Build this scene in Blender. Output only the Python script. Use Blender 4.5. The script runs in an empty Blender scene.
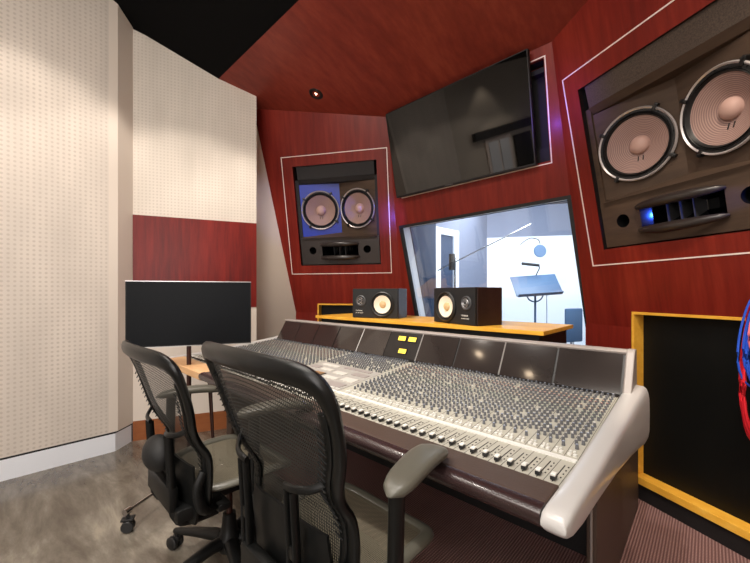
import bpy, bmesh, math, random
from math import sin, cos, tan, radians, pi, atan2, sqrt
from mathutils import Vector, Matrix
random.seed(7)
S = bpy.context.scene
COL = S.collection
V = Vector

# ------------------------------------------------------------------ camera frame (17 mm lens, level, looking 43 deg left of the console axis)
F, CU, HV, HC = 354., 375., 293., 1.2
YAW = radians(43.35); sA, cA = sin(YAW), cos(YAW)
def ray(u, v):
    k = (u-CU)/F
    return V((-sA+cA*k, cA+sA*k, (HV-v)/F))
EYE = V((0, 0, HC))
def at(u, v, t): return EYE+ray(u, v)*t
def hit(u, v, n, K):
    n = V(n); r = ray(u, v); return EYE+r*((K-n.dot(EYE))/n.dot(r))
TM = .2126                                     # tilt of the front walls (12 deg)
CN, CK = V((0, 1, TM)), 2.75+.97*TM
LN, LK = V((-.5, .8660254, TM)), 3.685
RN, RK = V((.5, .8660254, TM)), 2.2815

# ------------------------------------------------------------------ materials
def srgb(r, g, b):
    f = lambda c: c/12.92 if c <= .04045 else ((c+.055)/1.055)**2.4
    return (f(r/255), f(g/255), f(b/255), 1)
def newmat(name):
    m = bpy.data.materials.new(name); m.use_nodes = True
    nt = m.node_tree; b = nt.nodes['Principled BSDF']
    return m, nt, b
def plain(name, col, rough=.5, metal=0, spec=.5, coat=0, emit=None, es=0, bump=0, bscale=200, var=.0):
    m, nt, b = newmat(name)
    b.inputs['Base Color'].default_value = srgb(*col)
    b.inputs['Roughness'].default_value = rough; b.inputs['Metallic'].default_value = metal
    b.inputs['Specular IOR Level'].default_value = spec; b.inputs['Coat Weight'].default_value = coat
    b.inputs['Coat Roughness'].default_value = .12
    if emit:
        b.inputs['Emission Color'].default_value = srgb(*emit); b.inputs['Emission Strength'].default_value = es
    tc = nt.nodes.new('ShaderNodeTexCoord'); n = nt.nodes.new('ShaderNodeTexNoise')
    n.inputs['Scale'].default_value = bscale; n.inputs['Detail'].default_value = 3
    nt.links.new(tc.outputs['Object'], n.inputs['Vector'])
    if bump:
        bp = nt.nodes.new('ShaderNodeBump'); bp.inputs['Strength'].default_value = bump; bp.inputs['Distance'].default_value = .002
        nt.links.new(n.outputs['Fac'], bp.inputs['Height']); nt.links.new(bp.outputs['Normal'], b.inputs['Normal'])
    if var:
        mx = nt.nodes.new('ShaderNodeMixRGB'); c = srgb(*col)
        mx.inputs[1].default_value = tuple(x*(1-var) for x in c[:3])+(1,); mx.inputs[2].default_value = tuple(min(1, x*(1+var)) for x in c[:3])+(1,)
        nt.links.new(n.outputs['Fac'], mx.inputs[0]); nt.links.new(mx.outputs[0], b.inputs['Base Color'])
    return m
def ramp(nt, fac, stops):
    r = nt.nodes.new('ShaderNodeValToRGB'); e = r.color_ramp.elements
    while len(e) < len(stops): e.new(.5)
    for i, (p, c) in enumerate(stops): e[i].position = p; e[i].color = srgb(*c)
    nt.links.new(fac, r.inputs[0]); return r.outputs[0]
def mapping(nt, sc, rot=(0, 0, 0), src='Object'):
    tc = nt.nodes.new('ShaderNodeTexCoord'); mp = nt.nodes.new('ShaderNodeMapping')
    mp.inputs['Scale'].default_value = sc; mp.inputs['Rotation'].default_value = rot
    nt.links.new(tc.outputs[src], mp.inputs[0]); return mp.outputs[0]
def math_(nt, op, a, b=None, c=None):
    n = nt.nodes.new('ShaderNodeMath'); n.operation = op
    for i, x in enumerate((a, b, c)):
        if x is None: continue
        if isinstance(x, (int, float)): n.inputs[i].default_value = x
        else: nt.links.new(x, n.inputs[i])
    return n.outputs[0]
def wood(name, stops, sc=(9, .7, 9), rough=.42, coat=.08, detail=5, big=True):
    m, nt, b = newmat(name)
    n = nt.nodes.new('ShaderNodeTexNoise'); n.inputs['Scale'].default_value = 3; n.inputs['Detail'].default_value = detail; n.inputs['Roughness'].default_value = .65
    nt.links.new(mapping(nt, sc), n.inputs['Vector'])
    n2 = nt.nodes.new('ShaderNodeTexNoise'); n2.inputs['Scale'].default_value = 1.3; n2.inputs['Detail'].default_value = 2
    nt.links.new(mapping(nt, (sc[0]*.35, sc[1]*.6, sc[2]*.35)), n2.inputs['Vector'])
    f = math_(nt, 'ADD', math_(nt, 'MULTIPLY', n.outputs['Fac'], .55), math_(nt, 'MULTIPLY', n2.outputs['Fac'], .45))
    nt.links.new(ramp(nt, f, stops), b.inputs['Base Color'])
    b.inputs['Roughness'].default_value = rough; b.inputs['Coat Weight'].default_value = coat; b.inputs['Coat Roughness'].default_value = .25; b.inputs['Specular IOR Level'].default_value = .2
    bp = nt.nodes.new('ShaderNodeBump'); bp.inputs['Strength'].default_value = .08; bp.inputs['Distance'].default_value = .002
    nt.links.new(n.outputs['Fac'], bp.inputs['Height']); nt.links.new(bp.outputs['Normal'], b.inputs['Normal'])
    return m
RED = [(.28, (88, 21, 16)), (.5, (116, 32, 23)), (.72, (142, 48, 33))]
M = {}
M['mahogany'] = wood('mahogany', RED)
M['mahogany_ceiling'] = wood('mahogany_ceiling', [(.30, (108, 42, 34)), (.5, (130, 53, 42)), (.7, (150, 68, 52))], sc=(7, .6, 7), rough=.38)
M['cherry'] = wood('cherry', [(.36, (76, 14, 12)), (.5, (102, 20, 16)), (.64, (128, 30, 22))], sc=(7, 7, .6), rough=.4)
M['yellow_wood'] = wood('yellow_wood', [(.3, (214, 150, 48)), (.55, (236, 178, 66)), (.7, (246, 198, 92))], sc=(3, 8, 8), rough=.4)
M['side_wood'] = wood('side_wood', [(.3, (196, 150, 104)), (.55, (214, 170, 124)), (.7, (226, 186, 144))], sc=(2, 9, 9), rough=.45)
M['orange_wood'] = wood('orange_wood', [(.3, (130, 74, 44)), (.7, (160, 98, 58))], sc=(3, 3, 8), rough=.45)

def perforated(name, base, dot, pitch, rad):
    m, nt, b = newmat(name)
    sep = nt.nodes.new('ShaderNodeSeparateXYZ'); nt.links.new(mapping(nt, (1/pitch,)*3), sep.inputs[0])
    fx = math_(nt, 'SUBTRACT', math_(nt, 'FRACT', sep.outputs[0]), .5)
    fz = math_(nt, 'SUBTRACT', math_(nt, 'FRACT', sep.outputs[2]), .5)
    d = math_(nt, 'SQRT', math_(nt, 'ADD', math_(nt, 'MULTIPLY', fx, fx), math_(nt, 'MULTIPLY', fz, fz)))
    mr = nt.nodes.new('ShaderNodeMapRange'); mr.inputs[1].default_value = rad-.08; mr.inputs[2].default_value = rad+.08
    mr.inputs[3].default_value = 1; mr.inputs[4].default_value = 0; nt.links.new(d, mr.inputs[0])
    n = nt.nodes.new('ShaderNodeTexNoise'); n.inputs['Scale'].default_value = 2.2; n.inputs['Detail'].default_value = 4
    nt.links.new(mapping(nt, (2, 2, .6)), n.inputs['Vector'])
    c1 = ramp(nt, n.outputs['Fac'], [(.3, tuple(int(x*.93) for x in base)), (.7, base)])
    mx = nt.nodes.new('ShaderNodeMixRGB'); nt.links.new(c1, mx.inputs[1]); mx.inputs[2].default_value = srgb(*dot)
    nt.links.new(math_(nt, 'MULTIPLY', mr.outputs[0], .8), mx.inputs[0]); nt.links.new(mx.outputs[0], b.inputs['Base Color'])
    b.inputs['Roughness'].default_value = .85; b.inputs['Specular IOR Level'].default_value = .2
    bp = nt.nodes.new('ShaderNodeBump'); bp.inputs['Strength'].default_value = .3; bp.inputs['Distance'].default_value = .003; bp.invert = True
    nt.links.new(mr.outputs[0], bp.inputs['Height']); nt.links.new(bp.outputs['Normal'], b.inputs['Normal'])
    return m
M['perf_big'] = perforated('perforated_wall', (220, 210, 200), (192, 181, 171), .030, .24)
M['perf_small'] = perforated('perforated_panel', (222, 213, 203), (198, 188, 178), .026, .25)
M['beige'] = plain('beige_paint', (220, 209, 198), .7, var=.03, bscale=3)
M['grey_beige'] = plain('grey_beige_paint', (206, 196, 184), .75, var=.03, bscale=3)
M['white_paint'] = plain('white_paint', (232, 236, 244), .5, var=.02, bscale=3)
M['inlay'] = plain('white_inlay', (238, 222, 214), .45)
M['black_ceiling'] = plain('black_ceiling', (10, 10, 11), .9, spec=.1)
M['black'] = plain('black_matte', (17, 17, 19), .6)
M['black_gloss'] = plain('black_gloss', (5, 6, 8), .09)
M['tv_glass'] = plain('television_glass', (8, 7, 7), .03, spec=.7)
M['tv_small'] = plain('screen_matte', (6, 9, 14), .5, spec=.15)
M['black_cloth'] = plain('black_cloth', (7, 8, 7), .5, bump=.2, bscale=60, var=.3, spec=.3)
M['speckle'] = plain('speckled_foam', (74, 62, 54), .9, bump=1, bscale=170, var=.85)
M['baffle'] = wood('brown_baffle', [(.3, (60, 48, 40)), (.7, (86, 69, 57))], sc=(1.5, 8, 8), rough=.55, coat=0)
M['blue_baffle'] = plain('blue_baffle', (8, 44, 160), .4)  # left soffit baffle, painted an even blue
M['cone'] = None
def cone_mat():
    m, nt, b = newmat('speaker_cone')
    sep = nt.nodes.new('ShaderNodeSeparateXYZ'); nt.links.new(mapping(nt, (1, 1, 1)), sep.inputs[0])
    r = math_(nt, 'SQRT', math_(nt, 'ADD', math_(nt, 'POWER', sep.outputs[0], 2), math_(nt, 'POWER', sep.outputs[1], 2)))
    w = math_(nt, 'SINE', math_(nt, 'MULTIPLY', r, 780))
    nt.links.new(ramp(nt, math_(nt, 'ADD', math_(nt, 'MULTIPLY', w, .5), .5), [(0, (124, 98, 92)), (1, (168, 138, 130))]), b.inputs['Base Color'])
    bp = nt.nodes.new('ShaderNodeBump'); bp.inputs['Strength'].default_value = .35; bp.inputs['Distance'].default_value = .002
    nt.links.new(w, bp.inputs['Height']); nt.links.new(bp.outputs['Normal'], b.inputs['Normal'])
    b.inputs['Roughness'].default_value = .7
    return m
M['cone'] = cone_mat()
M['dust_cap'] = plain('dust_cap', (184, 150, 140), .6)
M['rubber'] = plain('rubber', (22, 22, 23), .42)
M['chrome'] = plain('chrome', (205, 200, 198), .22, metal=1)
M['rim_metal'] = plain('rim_metal', (206, 200, 200), .35, metal=.6)
M['horn'] = plain('horn_lip', (44, 38, 36), .3)
M['darkened_foam'] = plain('darkened_foam', (36, 34, 36), .8, bump=.6, bscale=300)  # foam colour darkened for the left soffit's shade; the cabinet shares it
M['shaded_panel'] = plain('shaded_panel', (48, 42, 41), .5)  # left horn panel, with the soffit's shade put into its colour
M['void'] = plain('dark_void', (4, 4, 5), .9, spec=.1)
M['near_cab'] = wood('near_cabinet', [(.3, (36, 24, 21)), (.7, (54, 36, 31))], sc=(1.5, 8, 8), rough=.4)
M['white_cone'] = plain('white_cone', (238, 226, 206), .6)
M['tan_cap'] = plain('tan_cap', (206, 176, 130), .55)
M['grey_ring'] = plain('grey_ring', (70, 70, 72), .4)
M['leather'] = plain('brown_leather', (70, 55, 47), .5, bump=.25, bscale=160, var=.12)
M['leather_front'] = plain('dark_leather_edge', (46, 32, 32), .26, bump=.35, bscale=220, coat=.3)
M['cons_white'] = plain('console_white', (190, 188, 186), .3, coat=.3)
M['cons_grey'] = plain('console_grey', (150, 142, 138), .4)
M['cons_brown'] = plain('console_brown', (78, 63, 54), .5)
M['surface'] = plain('console_surface', (172, 169, 157), .5, var=.05, bscale=60)
M['surface2'] = plain('console_centre', (160, 156, 150), .5)
M['plate'] = plain('plate_white', (196, 192, 184), .45)
M['strip_white'] = plain('label_strip', (218, 217, 212), .5)
M['meter_glass'] = plain('meter_glass', (44, 38, 36), .07, coat=.3, var=.35, bscale=5)
M['vu_dark'] = plain('vu_panel', (24, 21, 21), .3)
M['vu_yellow'] = plain('vu_yellow', (240, 214, 70), .5, emit=(255, 220, 60), es=.8)
M['silver'] = plain('silver_strip', (190, 188, 188), .3, metal=.6)
M['dark_gap'] = plain('dark_gap', (16, 14, 14), .5)
M['fader_slot'] = plain('fader_slot', (28, 26, 26), .6)
KN = {'charcoal': (150, 150, 152), 'blue': (128, 146, 178), 'green': (136, 158, 134), 'brown': (168, 132, 96), 'orange': (206, 140, 84), 'red': (196, 92, 70), 'black': (30, 30, 32), 'white': (228, 226, 220)}
for k, c in KN.items(): M['k_'+k] = plain('knob_'+k, c, .35)
M['knob_body'] = plain('knob_body', (98, 99, 102), .3)
M['chair'] = plain('chair_plastic', (13, 14, 14), .42, spec=.3, bump=.1, bscale=500)
M['chair_frame'] = plain('chair_frame', (12, 13, 13), .33, spec=.35)
M['chair_pad'] = plain('chair_pad', (88, 86, 77), .36, bump=.1, bscale=400)
M['pad_far'] = plain('arm_rubber', (58, 58, 48), .3)
M['lumbar'] = plain('lumbar_foam', (16, 16, 17), .6, bump=.6, bscale=350)
def chair_mesh(name, col, hole, pitch, pitch2=.004):
    m, nt, b = newmat(name)
    b.inputs['Base Color'].default_value = srgb(*col); b.inputs['Roughness'].default_value = .45
    sep = nt.nodes.new('ShaderNodeSeparateXYZ'); nt.links.new(mapping(nt, (1, 1, 1)), sep.inputs[0])
    w = math_(nt, 'SINE', math_(nt, 'MULTIPLY', sep.outputs[0], 2*pi/pitch))
    w2 = math_(nt, 'SINE', math_(nt, 'MULTIPLY', math_(nt, 'ADD', sep.outputs[2], sep.outputs[1]), 2*pi/pitch2))
    h = math_(nt, 'MULTIPLY', math_(nt, 'GREATER_THAN', w, hole), math_(nt, 'GREATER_THAN', w2, -.62))
    tr = nt.nodes.new('ShaderNodeBsdfTransparent'); mx = nt.nodes.new('ShaderNodeMixShader')
    nt.links.new(h, mx.inputs[0]); nt.links.new(b.outputs[0], mx.inputs[1]); nt.links.new(tr.outputs[0], mx.inputs[2])
    nt.links.new(mx.outputs[0], nt.nodes['Material Output'].inputs[0])
    return m
M['back_mesh'] = chair_mesh('back_weave', (44, 44, 42), .1, .0056, .0075)
M['seat_mesh'] = chair_mesh('seat_weave', (96, 90, 76), .75, .006, .006)
M['glass'] = None
def glass():
    m, nt, b = newmat('window_glass')
    tr = nt.nodes.new('ShaderNodeBsdfTransparent'); tr.inputs[0].default_value = (.9, .95, .98, 1)
    gl = nt.nodes.new('ShaderNodeBsdfGlossy'); gl.inputs['Roughness'].default_value = .01
    fr = nt.nodes.new('ShaderNodeFresnel'); fr.inputs[0].default_value = 1.5
    mx = nt.nodes.new('ShaderNodeMixShader'); nt.links.new(math_(nt, 'MULTIPLY', fr.outputs[0], 1.6), mx.inputs[0]); nt.links.new(tr.outputs[0], mx.inputs[1]); nt.links.new(gl.outputs[0], mx.inputs[2])
    nt.links.new(mx.outputs[0], nt.nodes['Material Output'].inputs[0])
    return m
M['glass'] = glass()
def concrete():
    m, nt, b = newmat('polished_concrete')
    mp = mapping(nt, (.55, 2.0, 1), (0, 0, radians(-32)))
    n = nt.nodes.new('ShaderNodeTexNoise'); n.inputs['Scale'].default_value = 2.6; n.inputs['Detail'].default_value = 9; n.inputs['Roughness'].default_value = .66; n.inputs['Distortion'].default_value = .35
    nt.links.new(mp, n.inputs['Vector'])
    nt.links.new(ramp(nt, n.outputs['Fac'], [(.36, (74, 64, 55)), (.46, (95, 87, 77)), (.54, (112, 105, 95)), (.64, (142, 134, 121))]), b.inputs['Base Color'])
    b.inputs['Roughness'].default_value = .22; b.inputs['Coat Weight'].default_value = .3; b.inputs['Coat Roughness'].default_value = .1
    bp = nt.nodes.new('ShaderNodeBump'); bp.inputs['Strength'].default_value = .05; nt.links.new(n.outputs['Fac'], bp.inputs['Height']); nt.links.new(bp.outputs['Normal'], b.inputs['Normal'])
    return m
M['concrete'] = concrete()
def carpet():
    m, nt, b = newmat('ribbed_carpet')
    sep = nt.nodes.new('ShaderNodeSeparateXYZ'); nt.links.new(mapping(nt, (1, 1, 1), (0, 0, radians(0))), sep.inputs[0])
    w = math_(nt, 'ADD', math_(nt, 'MULTIPLY', math_(nt, 'SINE', math_(nt, 'MULTIPLY', sep.outputs[0], 2*pi/.0115)), .5), .5)
    w2 = math_(nt, 'ADD', math_(nt, 'MULTIPLY', math_(nt, 'SINE', math_(nt, 'MULTIPLY', sep.outputs[1], 2*pi/.013)), .2), .8)
    f = math_(nt, 'MULTIPLY', w, w2)
    nt.links.new(ramp(nt, f, [(0, (110, 80, 78)), (.5, (146, 112, 108)), (1, (176, 142, 138))]), b.inputs['Base Color'])
    b.inputs['Roughness'].default_value = .95; b.inputs['Specular IOR Level'].default_value = .1
    bp = nt.nodes.new('ShaderNodeBump'); bp.inputs['Strength'].default_value = .8; bp.inputs['Distance'].default_value = .006
    nt.links.new(f, bp.inputs['Height']); nt.links.new(bp.outputs['Normal'], b.inputs['Normal'])
    return m
M['carpet'] = carpet()
M['blue_cable'] = plain('blue_cable', (36, 84, 200), .4)
M['red_cable'] = plain('red_cable', (214, 34, 48), .4)
M['pink_cable'] = plain('pink_cable', (232, 120, 130), .4)
M['stand_blue'] = plain('stand_metal', (70, 92, 120), .5)
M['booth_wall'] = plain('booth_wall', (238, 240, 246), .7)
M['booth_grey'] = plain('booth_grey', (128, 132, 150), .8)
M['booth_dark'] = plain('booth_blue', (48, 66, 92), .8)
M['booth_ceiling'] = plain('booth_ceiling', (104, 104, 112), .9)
M['booth_floor'] = plain('booth_floor', (150, 160, 175), .4)
M['brown_metal'] = plain('brown_metal', (62, 34, 26), .35, metal=.3)
M['lamp'] = plain('lamp_face', (255, 240, 220), .5, emit=(255, 226, 190), es=30)
M['door_wood'] = wood('door_wood', [(.3, (150, 112, 74)), (.7, (178, 138, 96))], sc=(8, 8, .7), rough=.4)

# ------------------------------------------------------------------ mesh helpers
def frame_from(z, up=V((0, 0, 1))):
    z = z.normalized(); x = up.cross(z)
    if x.length < 1e-6: x = V((1, 0, 0))
    x.normalize(); y = z.cross(x)
    m = Matrix.Identity(4)
    for i in range(3): m[i][0], m[i][1], m[i][2] = x[i], y[i], z[i]
    return m
def box(bm, a, b, mt=None, mi=0, bev=0):
    vs = [V((x, y, z)) for x in (a[0], b[0]) for y in (a[1], b[1]) for z in (a[2], b[2])]
    if mt: vs = [mt @ p for p in vs]
    v = [bm.verts.new(p) for p in vs]
    fs = [bm.faces.new([v[i] for i in q]) for q in ((0, 1, 3, 2), (4, 6, 7, 5), (0, 4, 5, 1), (2, 3, 7, 6), (0, 2, 6, 4), (1, 5, 7, 3))]
    for f in fs: f.material_index = mi
    if bev:
        es = set(e for f in fs for e in f.edges)
        r = bmesh.ops.bevel(bm, geom=list(es), offset=bev, segments=2, affect='EDGES', profile=.5)
        for f in r['faces']: f.material_index = mi
    return fs
def sweep(bm, pts, rads, ref=V((0, 0, 1)), closed=False, n=10, mi=0, caps=True):
    pts = [V(p) for p in pts]; N = len(pts); rings = []
    for i, p in enumerate(pts):
        a = pts[(i-1) % N] if (closed or i > 0) else p
        b = pts[(i+1) % N] if (closed or i < N-1) else p
        T = (b-a).normalized(); r = ref[i] if isinstance(ref, list) else ref
        B = r-T*r.dot(T)
        if B.length < 1e-4: B = T.orthogonal()
        B.normalize(); Nn = B.cross(T)
        q = rads[i] if isinstance(rads, list) else rads
        ra, rb = q if isinstance(q, tuple) else (q, q)
        rings.append([bm.verts.new(p+Nn*ra*cos(2*pi*k/n)+B*rb*sin(2*pi*k/n)) for k in range(n)])
    for i in range(N if closed else N-1):
        r0, r1 = rings[i], rings[(i+1) % N]
        for k in range(n):
            f = bm.faces.new((r0[k], r0[(k+1) % n], r1[(k+1) % n], r1[k])); f.material_index = mi
    if not closed and caps:
        for r in (rings[0], rings[-1]):
            f = bm.faces.new(r); f.material_index = mi
def spline(ctrl, per=6, closed=False):
    c = [V(p) for p in ctrl]; N = len(c); out = []
    for i in range(N if closed else N-1):
        p0 = c[(i-1) % N] if closed or i > 0 else c[0]; p1 = c[i]; p2 = c[(i+1) % N]
        p3 = c[(i+2) % N] if closed or i < N-2 else c[-1]
        for j in range(per):
            t = j/per
            out.append(.5*((2*p1)+(-p0+p2)*t+(2*p0-5*p1+4*p2-p3)*t*t+(-p0+3*p1-3*p2+p3)*t**3))
    if not closed: out.append(c[-1])
    return out
def lathe(bm, prof, seg=32, mt=Matrix.Identity(4), mi=0):
    rings = []
    for r, z in prof:
        if r < 1e-6: rings.append([bm.verts.new(mt @ V((0, 0, z)))])
        else: rings.append([bm.verts.new(mt @ V((r*cos(2*pi*k/seg), r*sin(2*pi*k/seg), z))) for k in range(seg)])
    for a, b in zip(rings, rings[1:]):
        for k in range(seg):
            k2 = (k+1) % seg
            if len(a) == 1: f = bm.faces.new((a[0], b[k], b[k2]))
            elif len(b) == 1: f = bm.faces.new((a[k], b[0], a[k2]))
            else: f = bm.faces.new((a[k], b[k], b[k2], a[k2]))
            f.material_index = mi
def cyl(bm, p, q, r, n=16, mi=0, r2=None):
    sweep(bm, [p, q], [r, r if r2 is None else r2], ref=V((0.31, .17, .9)), n=n, mi=mi)
def prism(bm, poly, x0, x1, axis=0, mi=0):
    def mk(p, x): return V((x, p[0], p[1])) if axis == 0 else (V((p[0], x, p[1])) if axis == 1 else V((p[0], p[1], x)))
    a = [bm.verts.new(mk(p, x0)) for p in poly]; b = [bm.verts.new(mk(p, x1)) for p in poly]
    fs = [bm.faces.new(a), bm.faces.new(b)]
    for i in range(len(poly)): fs.append(bm.faces.new((a[i], a[(i+1) % len(poly)], b[(i+1) % len(poly)], b[i])))
    for f in fs: f.material_index = mi
    return fs
def obj(name, bm, mats, parent=None, smooth=True, mat=None, bevel=0, sharp=40):
    bmesh.ops.recalc_face_normals(bm, faces=bm.faces[:])
    me = bpy.data.meshes.new(name); bm.to_mesh(me); bm.free()
    if not isinstance(mats, (list, tuple)): mats = [mats]
    for m in mats: me.materials.append(M[m])
    if smooth:
        me.shade_smooth(); me.set_sharp_from_angle(angle=radians(sharp))
    o = bpy.data.objects.new(name, me); COL.objects.link(o)
    if parent: o.parent = parent
    if mat is not None: o.matrix_local = mat
    if bevel:
        md = o.modifiers.new('bevel', 'BEVEL'); md.width = bevel; md.segments = 3; md.limit_method = 'ANGLE'; md.angle_limit = radians(35)
    return o
B = bmesh.new
def tag(o, label, cat, group=None, kind=None):
    if label: o['label'] = label
    if cat: o['category'] = cat
    if group: o['group'] = group
    if kind: o['kind'] = kind
    return o
def thing(name, label, cat, loc=(0, 0, 0), rz=0, group=None, mat=None):
    o = bpy.data.objects.new(name, None); COL.objects.link(o); o.empty_display_size = .1
    if mat is not None: o.matrix_world = mat
    else: o.location = loc; o.rotation_euler = (0, 0, rz)
    return tag(o, label, cat, group)
def struct(name, bm, mats, label, cat, mat=None, smooth=False):
    return tag(obj(name, bm, mats, None, smooth, mat), label, cat, None, 'structure')
def copy_tree(o, parent=None):
    c = o.copy(); COL.objects.link(c); c.parent = parent
    for ch in list(o.children): copy_tree(ch, c)
    return c
def text_mesh(name, s, size, mat, parent, mt):
    cu = bpy.data.curves.new(name, 'FONT'); cu.body = s; cu.size = size; cu.extrude = .0004
    cu.align_x = 'LEFT'
    t = bpy.data.objects.new(name, cu); COL.objects.link(t)
    me = bpy.data.meshes.new_from_object(t); bpy.data.objects.remove(t)
    me.materials.clear(); me.materials.append(M[mat])
    o = bpy.data.objects.new(name, me); COL.objects.link(o); o.parent = parent; o.matrix_local = mt
    return o

# ------------------------------------------------------------------ front walls (tilted planes, local x along the wall, y up the slope, z out of the wall)
def plane_frame(n, K, a0=0, b0=0):
    nn = n.normalized(); h = V((n.x, n.y, 0)).normalized()
    ux = V((h.y, -h.x, 0)); up = (V((0, 0, 1))-nn*nn.z).normalized(); out = -nn
    o = nn*(K/n.length)+ux*a0+up*b0
    m = Matrix.Identity(4)
    for i in range(3): m[i][0], m[i][1], m[i][2], m[i][3] = ux[i], up[i], out[i], o[i]
    return m
MC, ML, MR = plane_frame(CN, CK), plane_frame(LN, LK), plane_frame(RN, RK)
def loc(mt, p): return mt.inverted() @ p
def pl(mt, n, K, u, v): return loc(mt, hit(u, v, n, K))
def holed(outer, holes, thick=.03):
    """plate in the local xy plane with rectangular / polygonal holes, front face at z = 0"""
    bm = B(); es = []
    for lp in [outer]+holes:
        vs = [bm.verts.new((p[0], p[1], 0)) for p in lp]
        es += [bm.edges.new((vs[i], vs[(i+1) % len(vs)])) for i in range(len(vs))]
    bmesh.ops.triangle_fill(bm, use_beauty=True, edges=es, normal=(0, 0, 1))
    r = bmesh.ops.extrude_face_region(bm, geom=bm.faces[:])
    for g in r['geom']:
        if isinstance(g, bmesh.types.BMVert): g.co.z -= thick
    return bm
def rect(x0, y0, x1, y1): return [(x0, y0), (x1, y0), (x1, y1), (x0, y1)]
def inlay(name, mt, x0, y0, x1, y1, label, w=.007, h=.003):
    bm = B()
    for a, b in (((x0, y0), (x1, y0+w)), ((x0, y1-w), (x1, y1)), ((x0, y0+w), (x0+w, y1-w)), ((x1-w, y0+w), (x1, y1-w))):
        box(bm, (a[0], a[1], .0002), (b[0], b[1], h))
    return struct(name, bm, 'inlay', label, 'trim', mt)

def ceil_z(y): return 2.77+.3*(2.369-y)
YB = 1.32                                             # red / black ceiling boundary
def on_plane(n, K, x=None, y=None, z=0):
    if x is None: x = (K-n.y*y-n.z*z)/n.x
    else: y = (K-n.x*x-n.z*z)/n.y
    return V((x, y, z))
# corners of the tilted walls
def corner(nA, KA, nB, KB, z):
    det = nA.x*nB.y-nB.x*nA.y; a = KA-nA.z*z; b = KB-nB.z*z
    return V(((a*nB.y-b*nA.y)/det, (nA.x*b-nB.x*a)/det, z))
ZL = .995                                             # below this height the walls stand upright
def top_z(n, K, f):                                   # height where a vertical position meets the ceiling
    z = 2.8
    for _ in range(30): z = ceil_z(f(z).y)+.03
    return z
LXW, RXW = -3.2, .46                                  # side wall planes
cLC = lambda z: corner(LN, LK, CN, CK, z); cRC = lambda z: corner(RN, RK, CN, CK, z)
fL = lambda z: on_plane(LN, LK, x=LXW-.02, z=z); fR = lambda z: on_plane(RN, RK, x=RXW+.02, z=z)
def quad_loc(mt, pts): return [tuple(loc(mt, p)[:2]) for p in pts]
OL = (-1.580, .747, -.740, 1.716)                     # speaker opening, left wall (local)
OR = (-1.682, 1.024, -.842, 1.993)
z1 = top_z(LN, LK, fL); z2 = top_z(LN, LK, cLC); z3 = top_z(RN, RK, cRC); z4 = top_z(RN, RK, fR)
FH = .56
def low_x(n, K, p0, p1, u, v, hn, hK): return (hit(u, v, V(hn), hK)-V((p0.x, p0.y, 0))).dot(V((p1.x-p0.x, p1.y-p0.y, 0)).normalized())
xr = low_x(RN, RK, cRC(ZL), fR(ZL), 634, 311, (.5, .866, 0), 2.065)
xl = low_x(LN, LK, fL(ZL), cLC(ZL), 318, 302.5, (-.5, .866, 0), 3.465)
def notch(n, K, p0, p1, a, b, zt):
    d_ = V((p1.x-p0.x, p1.y-p0.y, 0)).normalized(); h_ = V((n.x, n.y, 0)); out_ = []
    for x_, z_ in ((a, ZL), (a, zt), (b, zt), (b, ZL)):
        q_ = V((p0.x, p0.y, 0))+d_*x_-h_*(TM*(z_-ZL)); out_.append(V((q_.x, q_.y, z_)))
    return out_
bm = holed(quad_loc(ML, [fL(ZL)]+notch(LN, LK, fL(ZL), cLC(ZL), xl+.01, xl+FH-.01, 1.08)+[cLC(ZL), cLC(z2), fL(z1)]), [rect(*OL)])
struct('wall_front_left', bm, 'mahogany', 'tilted red mahogany wall around the left soffit loudspeaker', 'wall', ML)
bm = holed(quad_loc(MR, [cRC(ZL)]+notch(RN, RK, cRC(ZL), fR(ZL), xr+.01, xr+FH+.19, 1.08)+[fR(ZL), fR(z4), cRC(z3)]), [rect(*OR)])
struct('wall_front_right', bm, 'mahogany', 'tilted red mahogany wall around the right soffit loudspeaker', 'wall', MR)
win = [pl(MC, CN, CK, 400, 227), pl(MC, CN, CK, 569, 197), pl(MC, CN, CK, 590, 345), pl(MC, CN, CK, 416, 316)]
(xa, ya), (xb, yb), (xc, yc), (xd, yd) = [p[:2] for p in win]
ylow = loc(MC, V((-1, CK-TM*.76, .76)))[1]
xd2 = xa+(xd-xa)*(ylow-ya)/(yd-ya); xc2 = xb+(xc-xb)*(ylow-yb)/(yc-yb)
WIN = [(xd2, ylow), (xc2, ylow), (xb, yb), (xa, ya)]
ylo = loc(MC, V((-1, CK-TM*.70, .70)))[1]
PAN = (-2.04, 1.494, -.757, 2.158)
cb0, cb1 = cLC(.70), cRC(.70)
bm = holed(quad_loc(MC, [cb0, cb1, cRC(z3), cLC(z2)]), [WIN, rect(PAN[0]+.02, PAN[1]+.02, PAN[2]-.012, PAN[3]-.012)])
struct('wall_front', bm, 'mahogany', 'tilted red mahogany wall between the soffits with the studio window', 'wall', MC)
# upright lower walls
def upright(name, p, q, z0, z1, mat, label, holes=None, thick=.04, cut=None):
    p, q = V(p), V(q); d = (q-p); L = d.length; d.normalize()
    mt = Matrix.Identity(4); out = V((d.y, -d.x, 0))
    for i in range(3): mt[i][0] = d[i]; mt[i][1] = (0, 0, 1)[i]; mt[i][2] = out[i]; mt[i][3] = p[i]
    outer = rect(0, z0, L, z1)
    if cut: outer = [(0, z0), (L, z0), (L, z1), (cut[1], z1), (cut[1], cut[2]), (cut[0], cut[2]), (cut[0], z1), (0, z1)]
    bm = holed(outer, holes or [], thick)
    return struct(name, bm, mat, label, 'wall', mt), mt
def xy(v, z=0): return V((v.x, v.y, z))
pL0, pL1, pR0, pR1 = xy(fL(ZL)), xy(cLC(ZL)), xy(cRC(ZL)), xy(fR(ZL))
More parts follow.
